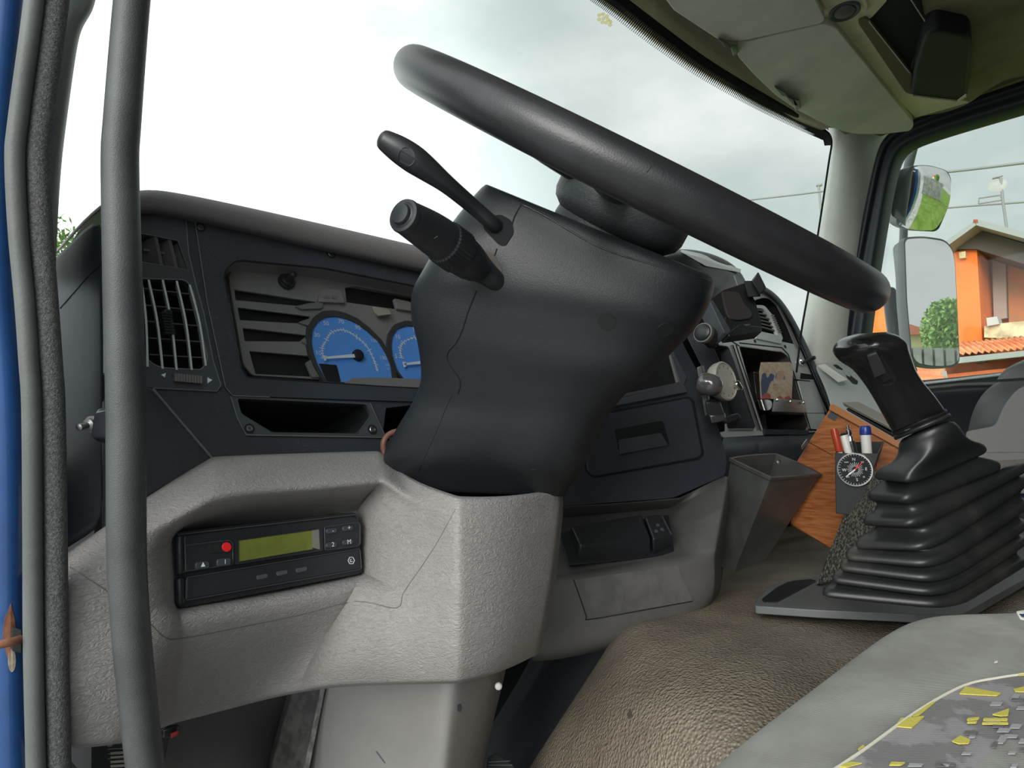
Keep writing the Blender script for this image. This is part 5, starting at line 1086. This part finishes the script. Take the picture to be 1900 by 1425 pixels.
# header trim (beige) under the visors, glass edge curved down into the right pillar
gl_edge = [(1080, -45), (1140, -2), (1220, 60), (1300, 117), (1380, 165), (1440, 198), (1500, 228), (1528, 242), (1540, 252), (1543, 268), (1538, 300), (1520, 420), (1500, 540), (1487, 615), (1478, 690)]
def gd(x, y): return PY(x, y, .73) if y < 240 else D(x, y, 2.10)
def gp3(x, y):
    k = min(1, max(0, (x-1440)/100)); a = PY(x, y, .73); b = D(x, y, 2.12); return a.lerp(b, k)
edge = [gp3(x, y) for x, y in gl_edge]
hdr = root('trim_3', gp3(1300, 117))
rows = []
up_out = [(1100, -45), (1165, -2), (1245, 58), (1322, 115), (1400, 162), (1456, 195), (1510, 226), (1532, 240)]
low = gl_edge[:8]
for (x0, y0), (x1, y1) in zip(low, up_out):
    a = gp3(x0, y0); b = gp3(x1, y1); dx, dy = (x1-x0)/20, (y1-y0)/20
    k = 1-max(0, (x0-1440)/100)*.8
    c = gp3(x1+28*k, y1-16*k)+V((0, -.02, -.004)); d = gp3(x1+60*k, y1-34*k)+V((0, -.05, 0)); e_ = gp3(x1+95*k, y1-52*k)+V((0, -.10, .01))
    rows.append([a+V((0, .03, .01)), a, b+V((0, -.004, 0)), c, d, e_, e_+V((0, -.1, .01))])
rows.insert(0, [V((EYE.x+.16, p.y, rows[0][i].z)) for i, p in enumerate(rows[0])])
sheet('header_trim', rows, beige, hdr, sub=2, solid=.006)
_sl = [p.lerp(gp3(*q), .35) for p, q in zip(edge[:8], up_out)]+edge[8:]; _sl.insert(0, V((EYE.x+.16, _sl[0].y, _sl[0].z)))
tube('glass_seal', _sl, [.010, .010, .010, .011, .011, .010, .009, .007, .004, .0035, .003, .003, .003, .003, .003, .003], voidm, hdr, seg=10)
# windscreen glass: whole pane, raked
w1 = root('window_1', E0+V((1.1, .95, .3)))
rows = []
xs = (.05, .5, 1.1, 1.7, 2.12, 2.24)
for z, yy in ((-.05, 1.06), (.3, .97), (.6, .88), (.95, .785)):
    rows.append([E0+V((x, yy-(.0 if x < 1.8 else (x-1.8)*.25), z)) for x in xs])
sheet('glass', rows, glassm, w1, sub=2, solid=0)
fr = []
cpts = cr([(*p, 0) for p in gl_edge[:10]], 26)
for i, q in enumerate(cpts):
    nx = cpts[min(i+1, len(cpts)-1)]; pv = cpts[max(i-1, 0)]; t_ = V((nx.x-pv.x, nx.y-pv.y)).normalized(); n_ = V((-t_.y, t_.x)); k = i/len(cpts); Ln = 30-17*k; wd_ = 1.9-.9*k
    if i % 1 == 0:
        a = V((q.x, q.y)); ln = []
        for s0, s1, ww in ((0, .45, wd_), (.45, .75, wd_*.6), (.75, 1, wd_*.3)):
            A_ = a+n_*Ln*s0; B_ = a+n_*Ln*s1
            f = [gp3(*(A_+t_*ww)), gp3(*(B_+t_*ww)), gp3(*(B_-t_*ww)), gp3(*(A_-t_*ww))]; ln.append(prism(f, [p+V((0, .0006, 0)) for p in f]))
        fr += ln
obj('frit_dots', *merge(fr), mat('frit', (.05, .055, .055), .7), w1, smooth=False)
SP = Pl((0, .73, 0), (0, -1, 0))
obj('sensor_patch', *merge([quaddata(SP, ell(1122+dx, 36+dy, 3.7, 3.4, 10), 0, .0003) for dx, dy in ((-10, -8), (-3, -10), (4, -6), (-10, 0), (-2, -2), (6, 0), (11, 4), (-4, 5), (3, 6), (10, 10))]), film, w1, smooth=False)
# right windscreen pillar
pr = root('trim_4', D(1560, 450, 2.15))
rows = []
for l, m1, m2, r in (((1537, 235), (1562, 238), (1612, 240), (1660, 240)), ((1545, 262), (1560, 262), (1606, 265), (1650, 270)), ((1537, 330), (1556, 330), (1600, 335), (1640, 345)), ((1520, 430), (1545, 435), (1590, 440), (1622, 450)), ((1502, 540), (1528, 545), (1568, 550), (1600, 560)), ((1489, 620), (1516, 622), (1555, 630), (1590, 640)), ((1478, 720), (1505, 722), (1545, 730), (1580, 740))):
    rows.append([D(l[0], l[1], 2.25), D(l[0]+1, l[1], 2.14), D(m1[0], m1[1], 2.09), D(m2[0], m2[1], 2.09), D(r[0], r[1], 2.16), D(r[0]+12, r[1], 2.3)])
sheet('pillar_cover', rows, pillarm, pr, sub=2)
# dark door frame round the passenger window
df = root('door_1', E0+V((2.3, .5, 0)))
X_ = 2.27
wx = [(1652, 560), (1645, 420), (1664, 310), (1672, 288), (1690, 268), (1712, 260), (1760, 245), (1900, 203), (2150, 128)]
inn_ = [(1601, 705), (1612, 600), (1630, 480), (1652, 348), (1664, 300), (1676, 280), (1696, 266), (1760, 245), (1850, 218), (1920, 198), (2150, 128)]
out_ = [(1550, 705), (1562, 600), (1585, 470), (1612, 340), (1625, 280), (1640, 250), (1680, 225), (1760, 195), (1850, 165), (1920, 140), (2150, 70)]
rows = []
for (a, b), (c_, d) in zip(out_, inn_):
    m1 = (a*.62+c_*.38, b*.62+d*.38); m2 = (a*.3+c_*.7, b*.3+d*.7)
    rows.append([PX(a, b, X_-.02), PX(a*.8+c_*.2, b*.8+d*.2, X_-.045), PX(*m1, X_-.01), PX(*m2, X_-.03), PX(c_, d, X_), PX(c_, d, X_)+V((.05, 0, 0))])
sheet('window_frame', rows, seald, df, sub=2)
w2 = root('window_2', E0+V((2.32, .3, .2)))
hexa('glass', [PX(1560, 760, 2.31), PX(1620, 240, 2.31), PX(2300, 40, 2.31), PX(2300, 760, 2.31), PX(1560, 760, 2.31)+V((.004, 0, 0)), PX(1620, 240, 2.31)+V((.004, 0, 0)), PX(2300, 40, 2.31)+V((.004, 0, 0)), PX(2300, 760, 2.31)+V((.004, 0, 0))], glassm, w2, bevel=0)
# rain spots dried on the glass
random.seed(3)
ds = []
for i in range(70):
    x = random.uniform(1690, 1895); y = random.uniform(430, 690) if i < 50 else random.uniform(250, 430); c = PX(x, y, 2.308); r = random.choice((.0012, .0016, .0022))
    ds.append(boxdata(c, .0004, r*.6, r*random.choice((.7, 1.5, 3))))
# sill and door card
rows = []
for x, ys in ((1590, (708, 716, 722, 732, 760, 815, 900)), (1700, (706, 712, 718, 726, 745, 805, 900)), (1770, (699, 705, 712, 722, 742, 800, 900)), (1850, (690, 697, 704, 716, 738, 798, 900)), (1930, (681, 688, 696, 708, 732, 795, 900)), (2150, (660, 667, 676, 690, 715, 780, 900))):
    rows.append([PX(x, ys[0], 2.30), PX(x, ys[1], 2.26), PX(x, ys[2], 2.255), PX(x, ys[3], 2.23), PX(x, ys[4], 2.25), PX(x, ys[5], 2.29), PX(x, ys[6], 2.30)])
dc = sheet('door_card', rows, seald, df, sub=2)
tube('sill_strip', [PX(1700, 713, 2.24), PX(1780, 704, 2.24), PX(1900, 690, 2.24), PX(2100, 667, 2.24)], .004, silver, df, smooth_n=2)
tube('sill_strip', [PX(1700, 723, 2.22), PX(1780, 714, 2.22), PX(1850, 712, 2.22), PX(2100, 700, 2.22)], .005, greyd, df, smooth_n=2)
# passenger seat with dark curved shell around a grey panel
ps = thing('passenger_seat', 'grey passenger seat edge with a dark curved band at the far right', 'seat', D(1880, 850, 1.5))
rings('upper_cap', [(1850, 704, 2060, 690, 1.5, 1.4, .05), (1862, 688, 2060, 660, 1.5, 1.4, .05), (1885, 674, 2060, 640, 1.5, 1.4, .05), (1930, 655, 2060, 625, 1.5, 1.4, .04)], mat('cap_grey', (.10, .105, .108), .4), ps, ex=2.2)
rings('curved_band', [(1795, 806, 2050, 806, 1.5, 1.35, .05), (1798, 792, 2050, 790, 1.5, 1.35, .06), (1806, 765, 2050, 762, 1.5, 1.35, .06), (1822, 735, 2060, 730, 1.5, 1.35, .06), (1848, 712, 2060, 704, 1.5, 1.35, .05), (1870, 706, 2060, 698, 1.5, 1.35, .04)], mat('band_grey', (.075, .080, .084), .45), ps, ex=2.6)
hexa('grey_panel', [D(1790, 800, 1.44), D(1845, 790, 1.42), D(2060, 790, 1.25), D(2060, 900, 1.25), D(1790, 800, 1.50), D(1845, 790, 1.50), D(2060, 790, 1.45), D(2060, 900, 1.4)], greyd, ps, bevel=.004) if False else None
gpn = mat('seat_grey_panel', (.20, .198, .192), .6, bump=('noise', 500, .2, .0006))
PSP = thru(D(1800, 820, 1.43), D(1900, 720, 1.38), D(1900, 850, 1.36))
plate('side_panel', PSP, rnd([(1792, 800, 6), (1846, 790, 10), (1862, 752, 16), (1884, 724, 12), (1930, 700), (2060, 660), (2060, 940), (1790, 900)], 6), gpn, ps, h=0, th=.03, bevel=.003)
obj('panel_line', *strokes(PSP, [(1830, 838, 2050, 835)], 3, .002, .002), greys, ps)
# ceiling pieces
K = Pl((0, 0, .885), (0, 0, -1)); K2 = Pl((0, 0, .87), (0, 0, -1))
obj('headliner', *prism([E0+V(p) for p in ((.1, .70, .93), (2.3, .66, .93), (2.3, -1.25, .97), (.1, -1.25, .97))], [E0+V(p) for p in ((.1, .70, .95), (2.3, .66, .95), (2.3, -1.25, .99), (.1, -1.25, .99))]), olive, ce)
plate('headliner_edge', K, rnd([(1500, -120), (1560, 20), (1697, 219, 4), (1760, 208, 16), (1800, 192, 16), (1832, 168, 16), (1866, 148, 14), (1960, 130), (2300, 60), (2300, -300), (1600, -300)], 8), olive, ce, h=0, th=.02, bevel=.006)
plate('console_strip', K, rnd([(1530, 43), (1500, -10), (1460, -100), (1520, -120), (1560, -60), (1640, -10), (1648, 0, 10), (1615, 36, 8), (1600, 40), (1606, 52), (1695, 142), (1696, 178), (1790, 187), (1800, 190), (1698, 219, 3)], 4), beige, ce, h=.006, th=.012, bevel=.003)
plate('console_rail', K, rnd([(1590, 40, 8), (1606, 34), (1612, 38), (1692, 136), (1694, 176), (1680, 172)], 4), mat('rail_olive', (.14, .115, .07), .8), ce, h=.012, th=.012, bevel=.002)
plate('roof_hatch', K, rnd([(1604, 36), (1650, -30), (1700, -60), (1715, 36), (1717, 48), (1686, 132, 4)], 2), voidm, ce, h=.003, th=.004, bevel=.001)
obj('hatch_edge', *strokes(K, [(1612, 40, 1688, 136), (1690, 0, 1716, 40)], 1.8, .013, .004), visor, ce)
mb = thing('mirror_cabinet', 'black rounded plastic box mounted on the ceiling above the passenger window', 'ceiling box', K.at(1745, 125))
Kt = thru(K.at(1695, 180, .03), K.at(1790, 190, .03), K.at(1720, 60, .045))
bxk = plate('body', Kt, rnd([(1717, 64, 14), (1740, 55, 10), (1796, 66, 12), (1804, 78), (1795, 184, 12), (1778, 191), (1690, 178, 4), (1700, 120)], 6), blackm, mb, h=0, th=.05, bevel=.008, seg=4)
obj('front_lip', *strokes(Kt, [(1694, 180, 1776, 190), (1776, 190, 1793, 178)], 3, .004, .006), beige, mb)
# map lamp
la = thing('map_lamp', 'round dark map lamp in a pale square bezel on the ceiling strip', 'lamp', K.at(1574, 12, .01))
plate('bezel', K, rnd([(1516, -8), (1594, -30), (1612, 12, 6), (1608, 22), (1556, 41, 5), (1548, 40)], 4), beige, la, h=.012, th=.010, bevel=.002)
lathe('lens_ring', K.at(1567, 19, .012), K.n+V((-.1, 0, 0)), [(.030, 0), (.030, .004), (.027, .006), (.022, .004), (.021, .001)], slate_l, la, seg=32)
lathe('eyeball', K.at(1567, 19, .011), K.n, [(.022, 0), (.020, .006), (.014, .010), (.006, .012), (0, .012)], greyd, la, seg=28)
plate('switch_row', K, rnd([(1504, -18), (1532, -24), (1538, -8), (1516, 4)], 3), slate, la, h=.013, th=.003)
# sun visors
def visorm(name, label, pts, h, mth=.018):
    v = thing(name, label, 'sun visor', K.at(*pts[0][:2], h), 'sun visors'); p = plate('panel', K, rnd(pts, 8, 5), visor, v, h=h, th=mth, bevel=.006, seg=4); return v
va = visorm('sun_visor', 'grey sun visor panel nearest the driver, at the top edge of the photo', [(1250, 20, 2), (1190, -60), (1480, -120), (1510, -10, 6), (1532, 36, 10), (1524, 44, 8), (1380, 76, 14), (1360, 77), (1332, 74)], .030)
vb = visorm('sun_visor', 'larger grey sun visor panel ending at the passenger pillar', [(1366, 76, 4), (1392, 76), (1528, 44, 4), (1552, 52, 5), (1697, 230, 10), (1690, 243, 8), (1640, 249), (1580, 249, 20), (1540, 236, 20), (1480, 205), (1440, 178), (1400, 140), (1368, 104)], .022)
for (x, y), o_ in (((1343, 78), va), ((1448, 168), vb), ((1468, 184), vb)):
    a = K.at(x, y, .034); bz = hexa('hinge', [K.at(x-12, y-8, .040), K.at(x+8, y+2, .040), K.at(x+14, y+12, .040), K.at(x+2, y+10, .040), K.at(x-12, y-8, .02), K.at(x+8, y+2, .02), K.at(x+14, y+12, .02), K.at(x+2, y+10, .02)], slate, o_, bevel=.002)
for (x, y) in ((1362, 92), (1478, 194)): hexa('hinge_pin', [K.at(x-8, y-10, .040), K.at(x+6, y-8, .040), K.at(x+8, y+6, .040), K.at(x-2, y+12, .040), K.at(x-8, y-10, .02), K.at(x+6, y-8, .02), K.at(x+8, y+6, .02), K.at(x-2, y+12, .02)], blackp, va if x < 1400 else vb, bevel=.002)

# ================================================================== OUTSIDE: MIRRORS
XM = 2.62
sm = thing('side_mirror', 'passenger side truck mirror with a small wide-angle head above a tall one', 'mirror', PX(1700, 690, XM))
def mz(x, y, dx=0): return PX(x, y, XM+dx)
tube('arm', [mz(1712, 225, .0), mz(1692, 280, .02), mz(1680, 350, .06), mz(1676, 450, .08)], [.016, .017, .014, .014], mirh, sm, seg=14)
hexa('arm_bracket', [PX(1690, 266, 2.40), PX(1760, 240, 2.40), PX(1742, 262, 2.62), PX(1700, 272, 2.62), PX(1690, 262, 2.40), PX(1760, 236, 2.40), PX(1742, 256, 2.62), PX(1700, 266, 2.62)], mat('bracket_grey', (.36, .35, .33), .6), sm, bevel=.01)
tube('lower_arm', [mz(1650, 540, .05), mz(1655, 590, .03), mz(1668, 660, .02), mz(1690, 690, .0)], .022, blackp, sm, seg=14)
def mirror_head(name, outline, n, bulge, back, sph, inset):
    """housing shell behind a glass; glass plane through outline centre with normal n"""
    cx = sum(p[0] for p in outline)/len(outline); cy = sum(p[1] for p in outline)/len(outline); c0 = mz(cx, cy); P = Pl(c0-EYE, n)
    F = [P.at(x, y, .004) for x, y in outline]; c = sum(F, V((0, 0, 0)))/len(F)
    rws = [[c+(p-c)*inset for p in F], [c+(p-c)*.985 for p in F], F, [c+(p-c)*1.0-P.n*back*.35 for p in F], [c+(p-c)*.93-P.n*back*.7 for p in F], [c+(p-c)*.6-P.n*back for p in F]]
    h_ = obj(name, *grid(rws, capa=False), mirh, sm, ang=40)
    G = [c+(p-c)*(inset+.012) for p in F]; rows = []
    for k in [i/14 for i in range(14, 0, -1)]+[.02]:
        rr = []
        for p in G:
            q = c+(p-c)*k; d = (q-c).length; rr.append(q+P.n*(sph*(1-0)-(d*d)/(2*bulge) if bulge else 0)+P.n*.0015)
        rows.append(rr)
    obj('mirror_glass', *grid(rows, capa=False), mirrorm, h_, ang=80, recalc=False)
    return P, c
def refl_normal(x, y, heading, elev):
    d = ray(x, y).normalized(); h = radians(heading); r = V((sin(h)*cos(radians(elev)), cos(h)*cos(radians(elev)), sin(radians(elev)))); return (r-d).normalized()
nm = refl_normal(1730, 570, 166, 6.0)
PM, cM = mirror_head('lower_housing', rnd([(1677, 446, 14), (1682, 440), (1712, 438, 30), (1752, 444, 24), (1766, 458), (1772, 480), (1776, 560), (1781, 672, 16), (1768, 682), (1735, 684, 20), (1700, 678, 18), (1690, 660), (1681, 560)], 12, 5), nm, None, .07, 0, .955)
hexa('housing_side', [mz(1655, 458, .0), mz(1682, 440, .0), mz(1692, 672, .0), mz(1676, 668, .0), mz(1660, 455, .07), mz(1684, 440, .07), mz(1696, 670, .07), mz(1680, 664, .07)], mirh, sm, bevel=.014, seg=4)
nu = refl_normal(1715, 370, 172, -14)
PU, cU = mirror_head('upper_housing', rnd([(1672, 330, 12), (1684, 309, 12), (1720, 305, 20), (1757, 316, 12), (1765, 330, 10), (1762, 380, 20), (1742, 425, 10), (1734, 430, 8), (1690, 428, 14), (1662, 418, 10), (1668, 370, 20)], 14, 5), nu, .42, .07, .014, .97)
rings('upper_back', [(1655, 400, 1680, 420, 2.22, 2.22, .02), (1651, 375, 1680, 380, 2.22, 2.22, .04), (1655, 340, 1685, 330, 2.22, 2.22, .04), (1672, 315, 1695, 308, 2.22, 2.22, .02)], mirh, sm)
def mirrored(P, x, y, dist):                                   # the place in the yard that shows at x,y in a flat mirror
    p = P.at(x, y, 0); d = ray(x, y).normalized(); r = d-P.n*(2*d.dot(P.n)); return p+r*dist

# ================================================================== OUTSIDE: HOUSE AND YARD
gr = struct(obj('ground', *prism([V((-60, -80, 0)), V((60, -80, 0)), V((60, 80, 0)), V((-60, 80, 0))], [V((-60, -80, -.1)), V((60, -80, -.1)), V((60, 80, -.1)), V((-60, 80, -.1))]), mat('gravel', (.42, .41, .39), .9, vary=.2, vscale=3), smooth=False))
lw = struct(obj('lawn', *prism([V((2.9, -40, .03)), V((40, -40, .03)), V((40, 30, .03)), V((2.9, 30, .03))], [V((2.9, -40, .0)), V((40, -40, .0)), V((40, 30, .0)), V((2.9, 30, .0))]), grass, smooth=False))
XH = 12.0
hs = thing('house', 'orange house with a gabled roof and terracotta canopy seen through the passenger window', 'house', PX(1830, 760, XH)*1)
def hq(name, pts, X, th, m, **k):
    F = [PX(x, y, X) for x, y in pts]; return obj(name, *prism(F, [p+V((th, 0, 0)) for p in F]), m, hs, bevel=0, **k)
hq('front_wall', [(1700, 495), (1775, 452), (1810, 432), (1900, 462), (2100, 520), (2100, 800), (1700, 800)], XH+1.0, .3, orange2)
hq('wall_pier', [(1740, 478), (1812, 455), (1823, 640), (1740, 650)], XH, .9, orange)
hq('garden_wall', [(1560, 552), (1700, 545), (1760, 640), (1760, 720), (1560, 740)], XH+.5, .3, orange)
hq('dark_gable', [(1758, 462), (1808, 424), (1900, 452), (2000, 485), (2000, 520), (1830, 468), (1812, 462)], XH-.1, .9, mat('gable_dark_wood', (.10, .085, .07), .9))  # gable in one even dark brown
for q in ([(1748, 452), (1808, 410), (1812, 417), (1754, 459)], [(1806, 410), (1816, 408), (2080, 478), (2080, 492), (1812, 418)]): hq('roof_edge', q, XH-.5, 1.6, fascia)
hq('roof_vent', [(1806, 407), (1814, 407), (1815, 414), (1805, 414)], XH-.5, .4, redwall)
hq('porch_post', [(1840, 455), (1865, 450), (1868, 590), (1844, 594)], XH+.8, .15, mat('post_grey', (.42, .33, .28), .8))
hq('porch_side', [(1868, 460), (1900, 468), (2100, 520), (2100, 600), (1872, 600)], XH+.9, .15, mat('porch_orange', (.62, .22, .09), .9, col2=(.38, .22, .09), vscale=3))
bw = hq('balcony_wall', [(1826, 605), (1858, 600), (1905, 595), (2100, 575), (2100, 640), (1826, 626)], XH-.2, .5, stone)
hq('air_conditioner', [(1830, 590), (1850, 587), (1854, 601), (1832, 605)], XH-.3, .3, concr)
hq('wall_lamp', [(1779, 468), (1791, 466), (1792, 478), (1780, 479)], XH-.1, .1, stone)
# tiled canopy: corrugated slope
def tiles(name, x0, x1, yt, yb, Xt, Xb, n, par):
    rows = []
    for i in range(n*6+1):
        t = i/(n*6); hgt = .05*abs(sin(pi*i/6)); ya = yt[0]+(yt[1]-yt[0])*t; yb_ = yb[0]+(yb[1]-yb[0])*t; x = x0+(x1-x0)*t
        a = PX(x, ya, Xt); b = PX(x, yb_, Xb); b.y = a.y-.35
        nrm = V((-.5, 0, .85)); rows.append([a+nrm*hgt, a.lerp(b, .33)+nrm*hgt, a.lerp(b, .34)+nrm*(hgt+.02), a.lerp(b, .67)+nrm*hgt, a.lerp(b, .68)+nrm*(hgt+.02), b+nrm*hgt])
    return obj(name, *grid(rows, closed=False), tile, par, ang=25, solid=.02, recalc=False)
tiles('tiled_canopy', 1740, 2060, (643, 612), (662, 636), XH-.3, XH-1.3, 30, hs)
hq('gutter', [(1740, 666), (1778, 663), (2060, 634), (2060, 644), (1778, 674), (1740, 677)], XH-1.4, .15, fascia)
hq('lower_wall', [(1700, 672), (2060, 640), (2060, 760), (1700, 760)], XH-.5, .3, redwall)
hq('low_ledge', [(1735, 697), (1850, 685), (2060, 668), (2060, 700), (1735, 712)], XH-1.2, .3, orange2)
hq('window_hood', [(1810, 667), (1830, 665), (1829, 672), (1811, 674)], XH-.6, .1, greyd)
tr_ = thing('tile_ridge', 'near strip of pale terracotta roof tiles just above the passenger door sill', 'roof tiles', PX(1720, 710, 8))
rows = []
for i in range(8):
    x = 1690+i*8
    a = PX(x, 684+abs(i-3)*.8, 8.6); b = PX(x-3, 712, 7.6)
    tube('roof_tile', [a, a.lerp(b, .5), b], [.045, .05, .055], tile, tr_, seg=10, smooth_n=1)
_g = [PX(1685, 716, 7.7), PX(1752, 716, 7.7)]
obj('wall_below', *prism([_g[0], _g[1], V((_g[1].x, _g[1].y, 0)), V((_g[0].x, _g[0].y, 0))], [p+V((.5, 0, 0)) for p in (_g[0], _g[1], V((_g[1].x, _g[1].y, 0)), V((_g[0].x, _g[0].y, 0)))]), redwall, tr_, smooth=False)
hexa('lining', [PX(1685, 690, 8.7), PX(1752, 692, 8.7), PX(1752, 716, 7.7), PX(1685, 716, 7.7), PX(1685, 694, 8.8), PX(1752, 696, 8.8), PX(1752, 720, 7.8), PX(1685, 720, 7.8)], tile, tr_)
hexa('end_stone', [PX(1747, 690, 7.9), PX(1756, 688, 7.9), PX(1760, 706, 7.9), PX(1745, 708, 7.9), PX(1747, 690, 8.1), PX(1756, 688, 8.1), PX(1760, 706, 8.1), PX(1745, 708, 8.1)], fascia, tr_)
an = thing('tv_antenna', 'thin rooftop television antenna with a small dish above the orange house', 'antenna', PX(1868, 428, 12.7))
XA = 12.7
tube('mast', [PX(1857, 330, XA), PX(1861, 375, XA), PX(1869, 430, XA), PX(1872, 470, XA)], .020, wiregrey, an, smooth_n=2, seg=8)
lathe('dish', PX(1850, 343, XA), (-.9, -.2, .2), [(.0, .03), (.09, .022), (.13, 0), (.125, .0)], concr, an, seg=20)
for q in ([(1816, 378), (1816, 368), (1856, 362)], [(1816, 378), (1860, 371)], [(1856, 362), (1860, 371)], [(1842, 331), (1860, 326)]): tube('element', [PX(x, y, XA) for x, y in q], .012, wiregrey, an, smooth_n=1, seg=6)
for k, (lab, q, X, r) in enumerate((('upper overhead cable crossing behind the wide-angle mirror head', [(1640, 330), (1765, 318), (1900, 302), (2100, 276)], 16, .03), ('lower overhead cable passing the television antenna mast', [(1640, 398), (1765, 385), (1900, 375), (2100, 362)], 16, .02),
                         ('overhead cable seen low through the right of the windscreen', [(1330, 380), (1392, 371), (1470, 362), (1526, 355), (1600, 345)], 16, .022))):
    o_ = tube('overhead_cable', [PX(x, y, X) for x, y in q], r, wiregrey, None, smooth_n=4, seg=8); tag(o_, lab, 'cable')
lp_ = thing('street_lamp', 'tiny grey street lamp head at the right edge of the windscreen', 'street lamp', PX(1519, 357, 18))
tube('stem', [PX(1519, 344, 18), V((PX(1519, 352, 18).x, PX(1519, 352, 18).y, 0))], .03, wiregrey, lp_, smooth_n=1, seg=6); tube('head', [PX(1516, 344, 18), PX(1524, 343, 18)], .04, wiregrey, lp_, smooth_n=1, seg=6)
# foliage
def foliage(name, label, c, r, n, leaf, seed, trunk=True, grp=None):
    random.seed(seed); t = thing(name, label, 'tree', V((c.x, c.y, 0)), grp); parts = []
    for i in range(n):
        d = V((random.gauss(0, 1), random.gauss(0, 1), random.gauss(0, 1))).normalized()*(random.random()**.45); p = c+V((d.x*r[0], d.y*r[1], d.z*r[2]))
        a = V((random.gauss(0, 1), random.gauss(0, 1), random.gauss(0, 1))).normalized(); b = a.orthogonal().normalized(); s_ = leaf*random.uniform(.6, 1.3)
        parts.append(([p-a*s_, p-b*s_*.45, p+a*s_, p+b*s_*.45], [(0, 1, 2, 3)]))
    o_ = obj('crown', *merge(parts), leafm, t, smooth=False, recalc=False)
    if trunk: tube('trunk', [V((c.x, c.y, 0)), V((c.x+.05, c.y, c.z*.5)), c], [.16, .12, .05], barkm, t, seg=10)
    return t
foliage('distant_tree', 'blurred green treetop at the lower left corner of the windscreen', PY(98, 452, 14)+V((-.5, 0, -.5)), (1.1, 1.1, 1.25), 2600, .08, 5)
# what the mirrors look back on
q0 = mirrored(PM, 1759, 618, 15); foliage('garden_tree', 'bushy green tree reflected at the right of the tall mirror', q0, (.55, .55, .80), 3200, .06, 6)
h2 = thing('yellow_house', 'yellow house with a red tiled roof reflected at the left of the tall mirror', 'house', mirrored(PM, 1700, 640, 30))
f_ = [mirrored(PM, x, y, 30) for x, y in ((1680, 620), (1750, 620), (1750, 662), (1680, 662))]; obj('walls', *prism(f_, [p+V((0, -6, 0)) for p in f_]), creamw, h2)
f_ = [mirrored(PM, x, y, 29.5) for x, y in ((1676, 600), (1690, 602), (1745, 620), (1676, 621))]; obj('roof', *prism(f_, [p+V((0, -7, 0)) for p in f_]), mat('red_roof', (.55, .17, .09), .9), h2)
fn = thing('concrete_fence', 'grey concrete panel fence reflected along the foot of the tall mirror', 'fence', mirrored(PM, 1730, 665, 13))
f_ = [mirrored(PM, x, y, 13) for x, y in ((1640, 646), (1800, 651))]
for z0 in (0,):
    a, b = f_; n_ = 8
    for i in range(-12, n_+9):
        p = a.lerp(b, i/n_); q = a.lerp(b, (i+1)/n_-.004)
        obj('panel', *prism([p, q, V((q.x, q.y, 0)), V((p.x, p.y, 0))], [V(x)+V((0, -.08, 0)) for x in (p, q, V((q.x, q.y, 0)), V((p.x, p.y, 0)))]), concr, fn, smooth=False)
        obj('post', *boxdata(V((p.x, p.y+.04, p.z/2)), .07, .07, p.z/2+.03), concr, fn, smooth=False)
# truck flank that the wide-angle head looks along
obj('side_skirt', *prism([V((2.46, -.5, .6)), V((2.46, -.5, 2.9)), V((2.46, -1.6, 2.9)), V((2.46, -1.6, .6))], [V((2.40, -.5, .6)), V((2.40, -.5, 2.9)), V((2.40, -1.6, 2.9)), V((2.40, -1.6, .6))]), paint, wr)
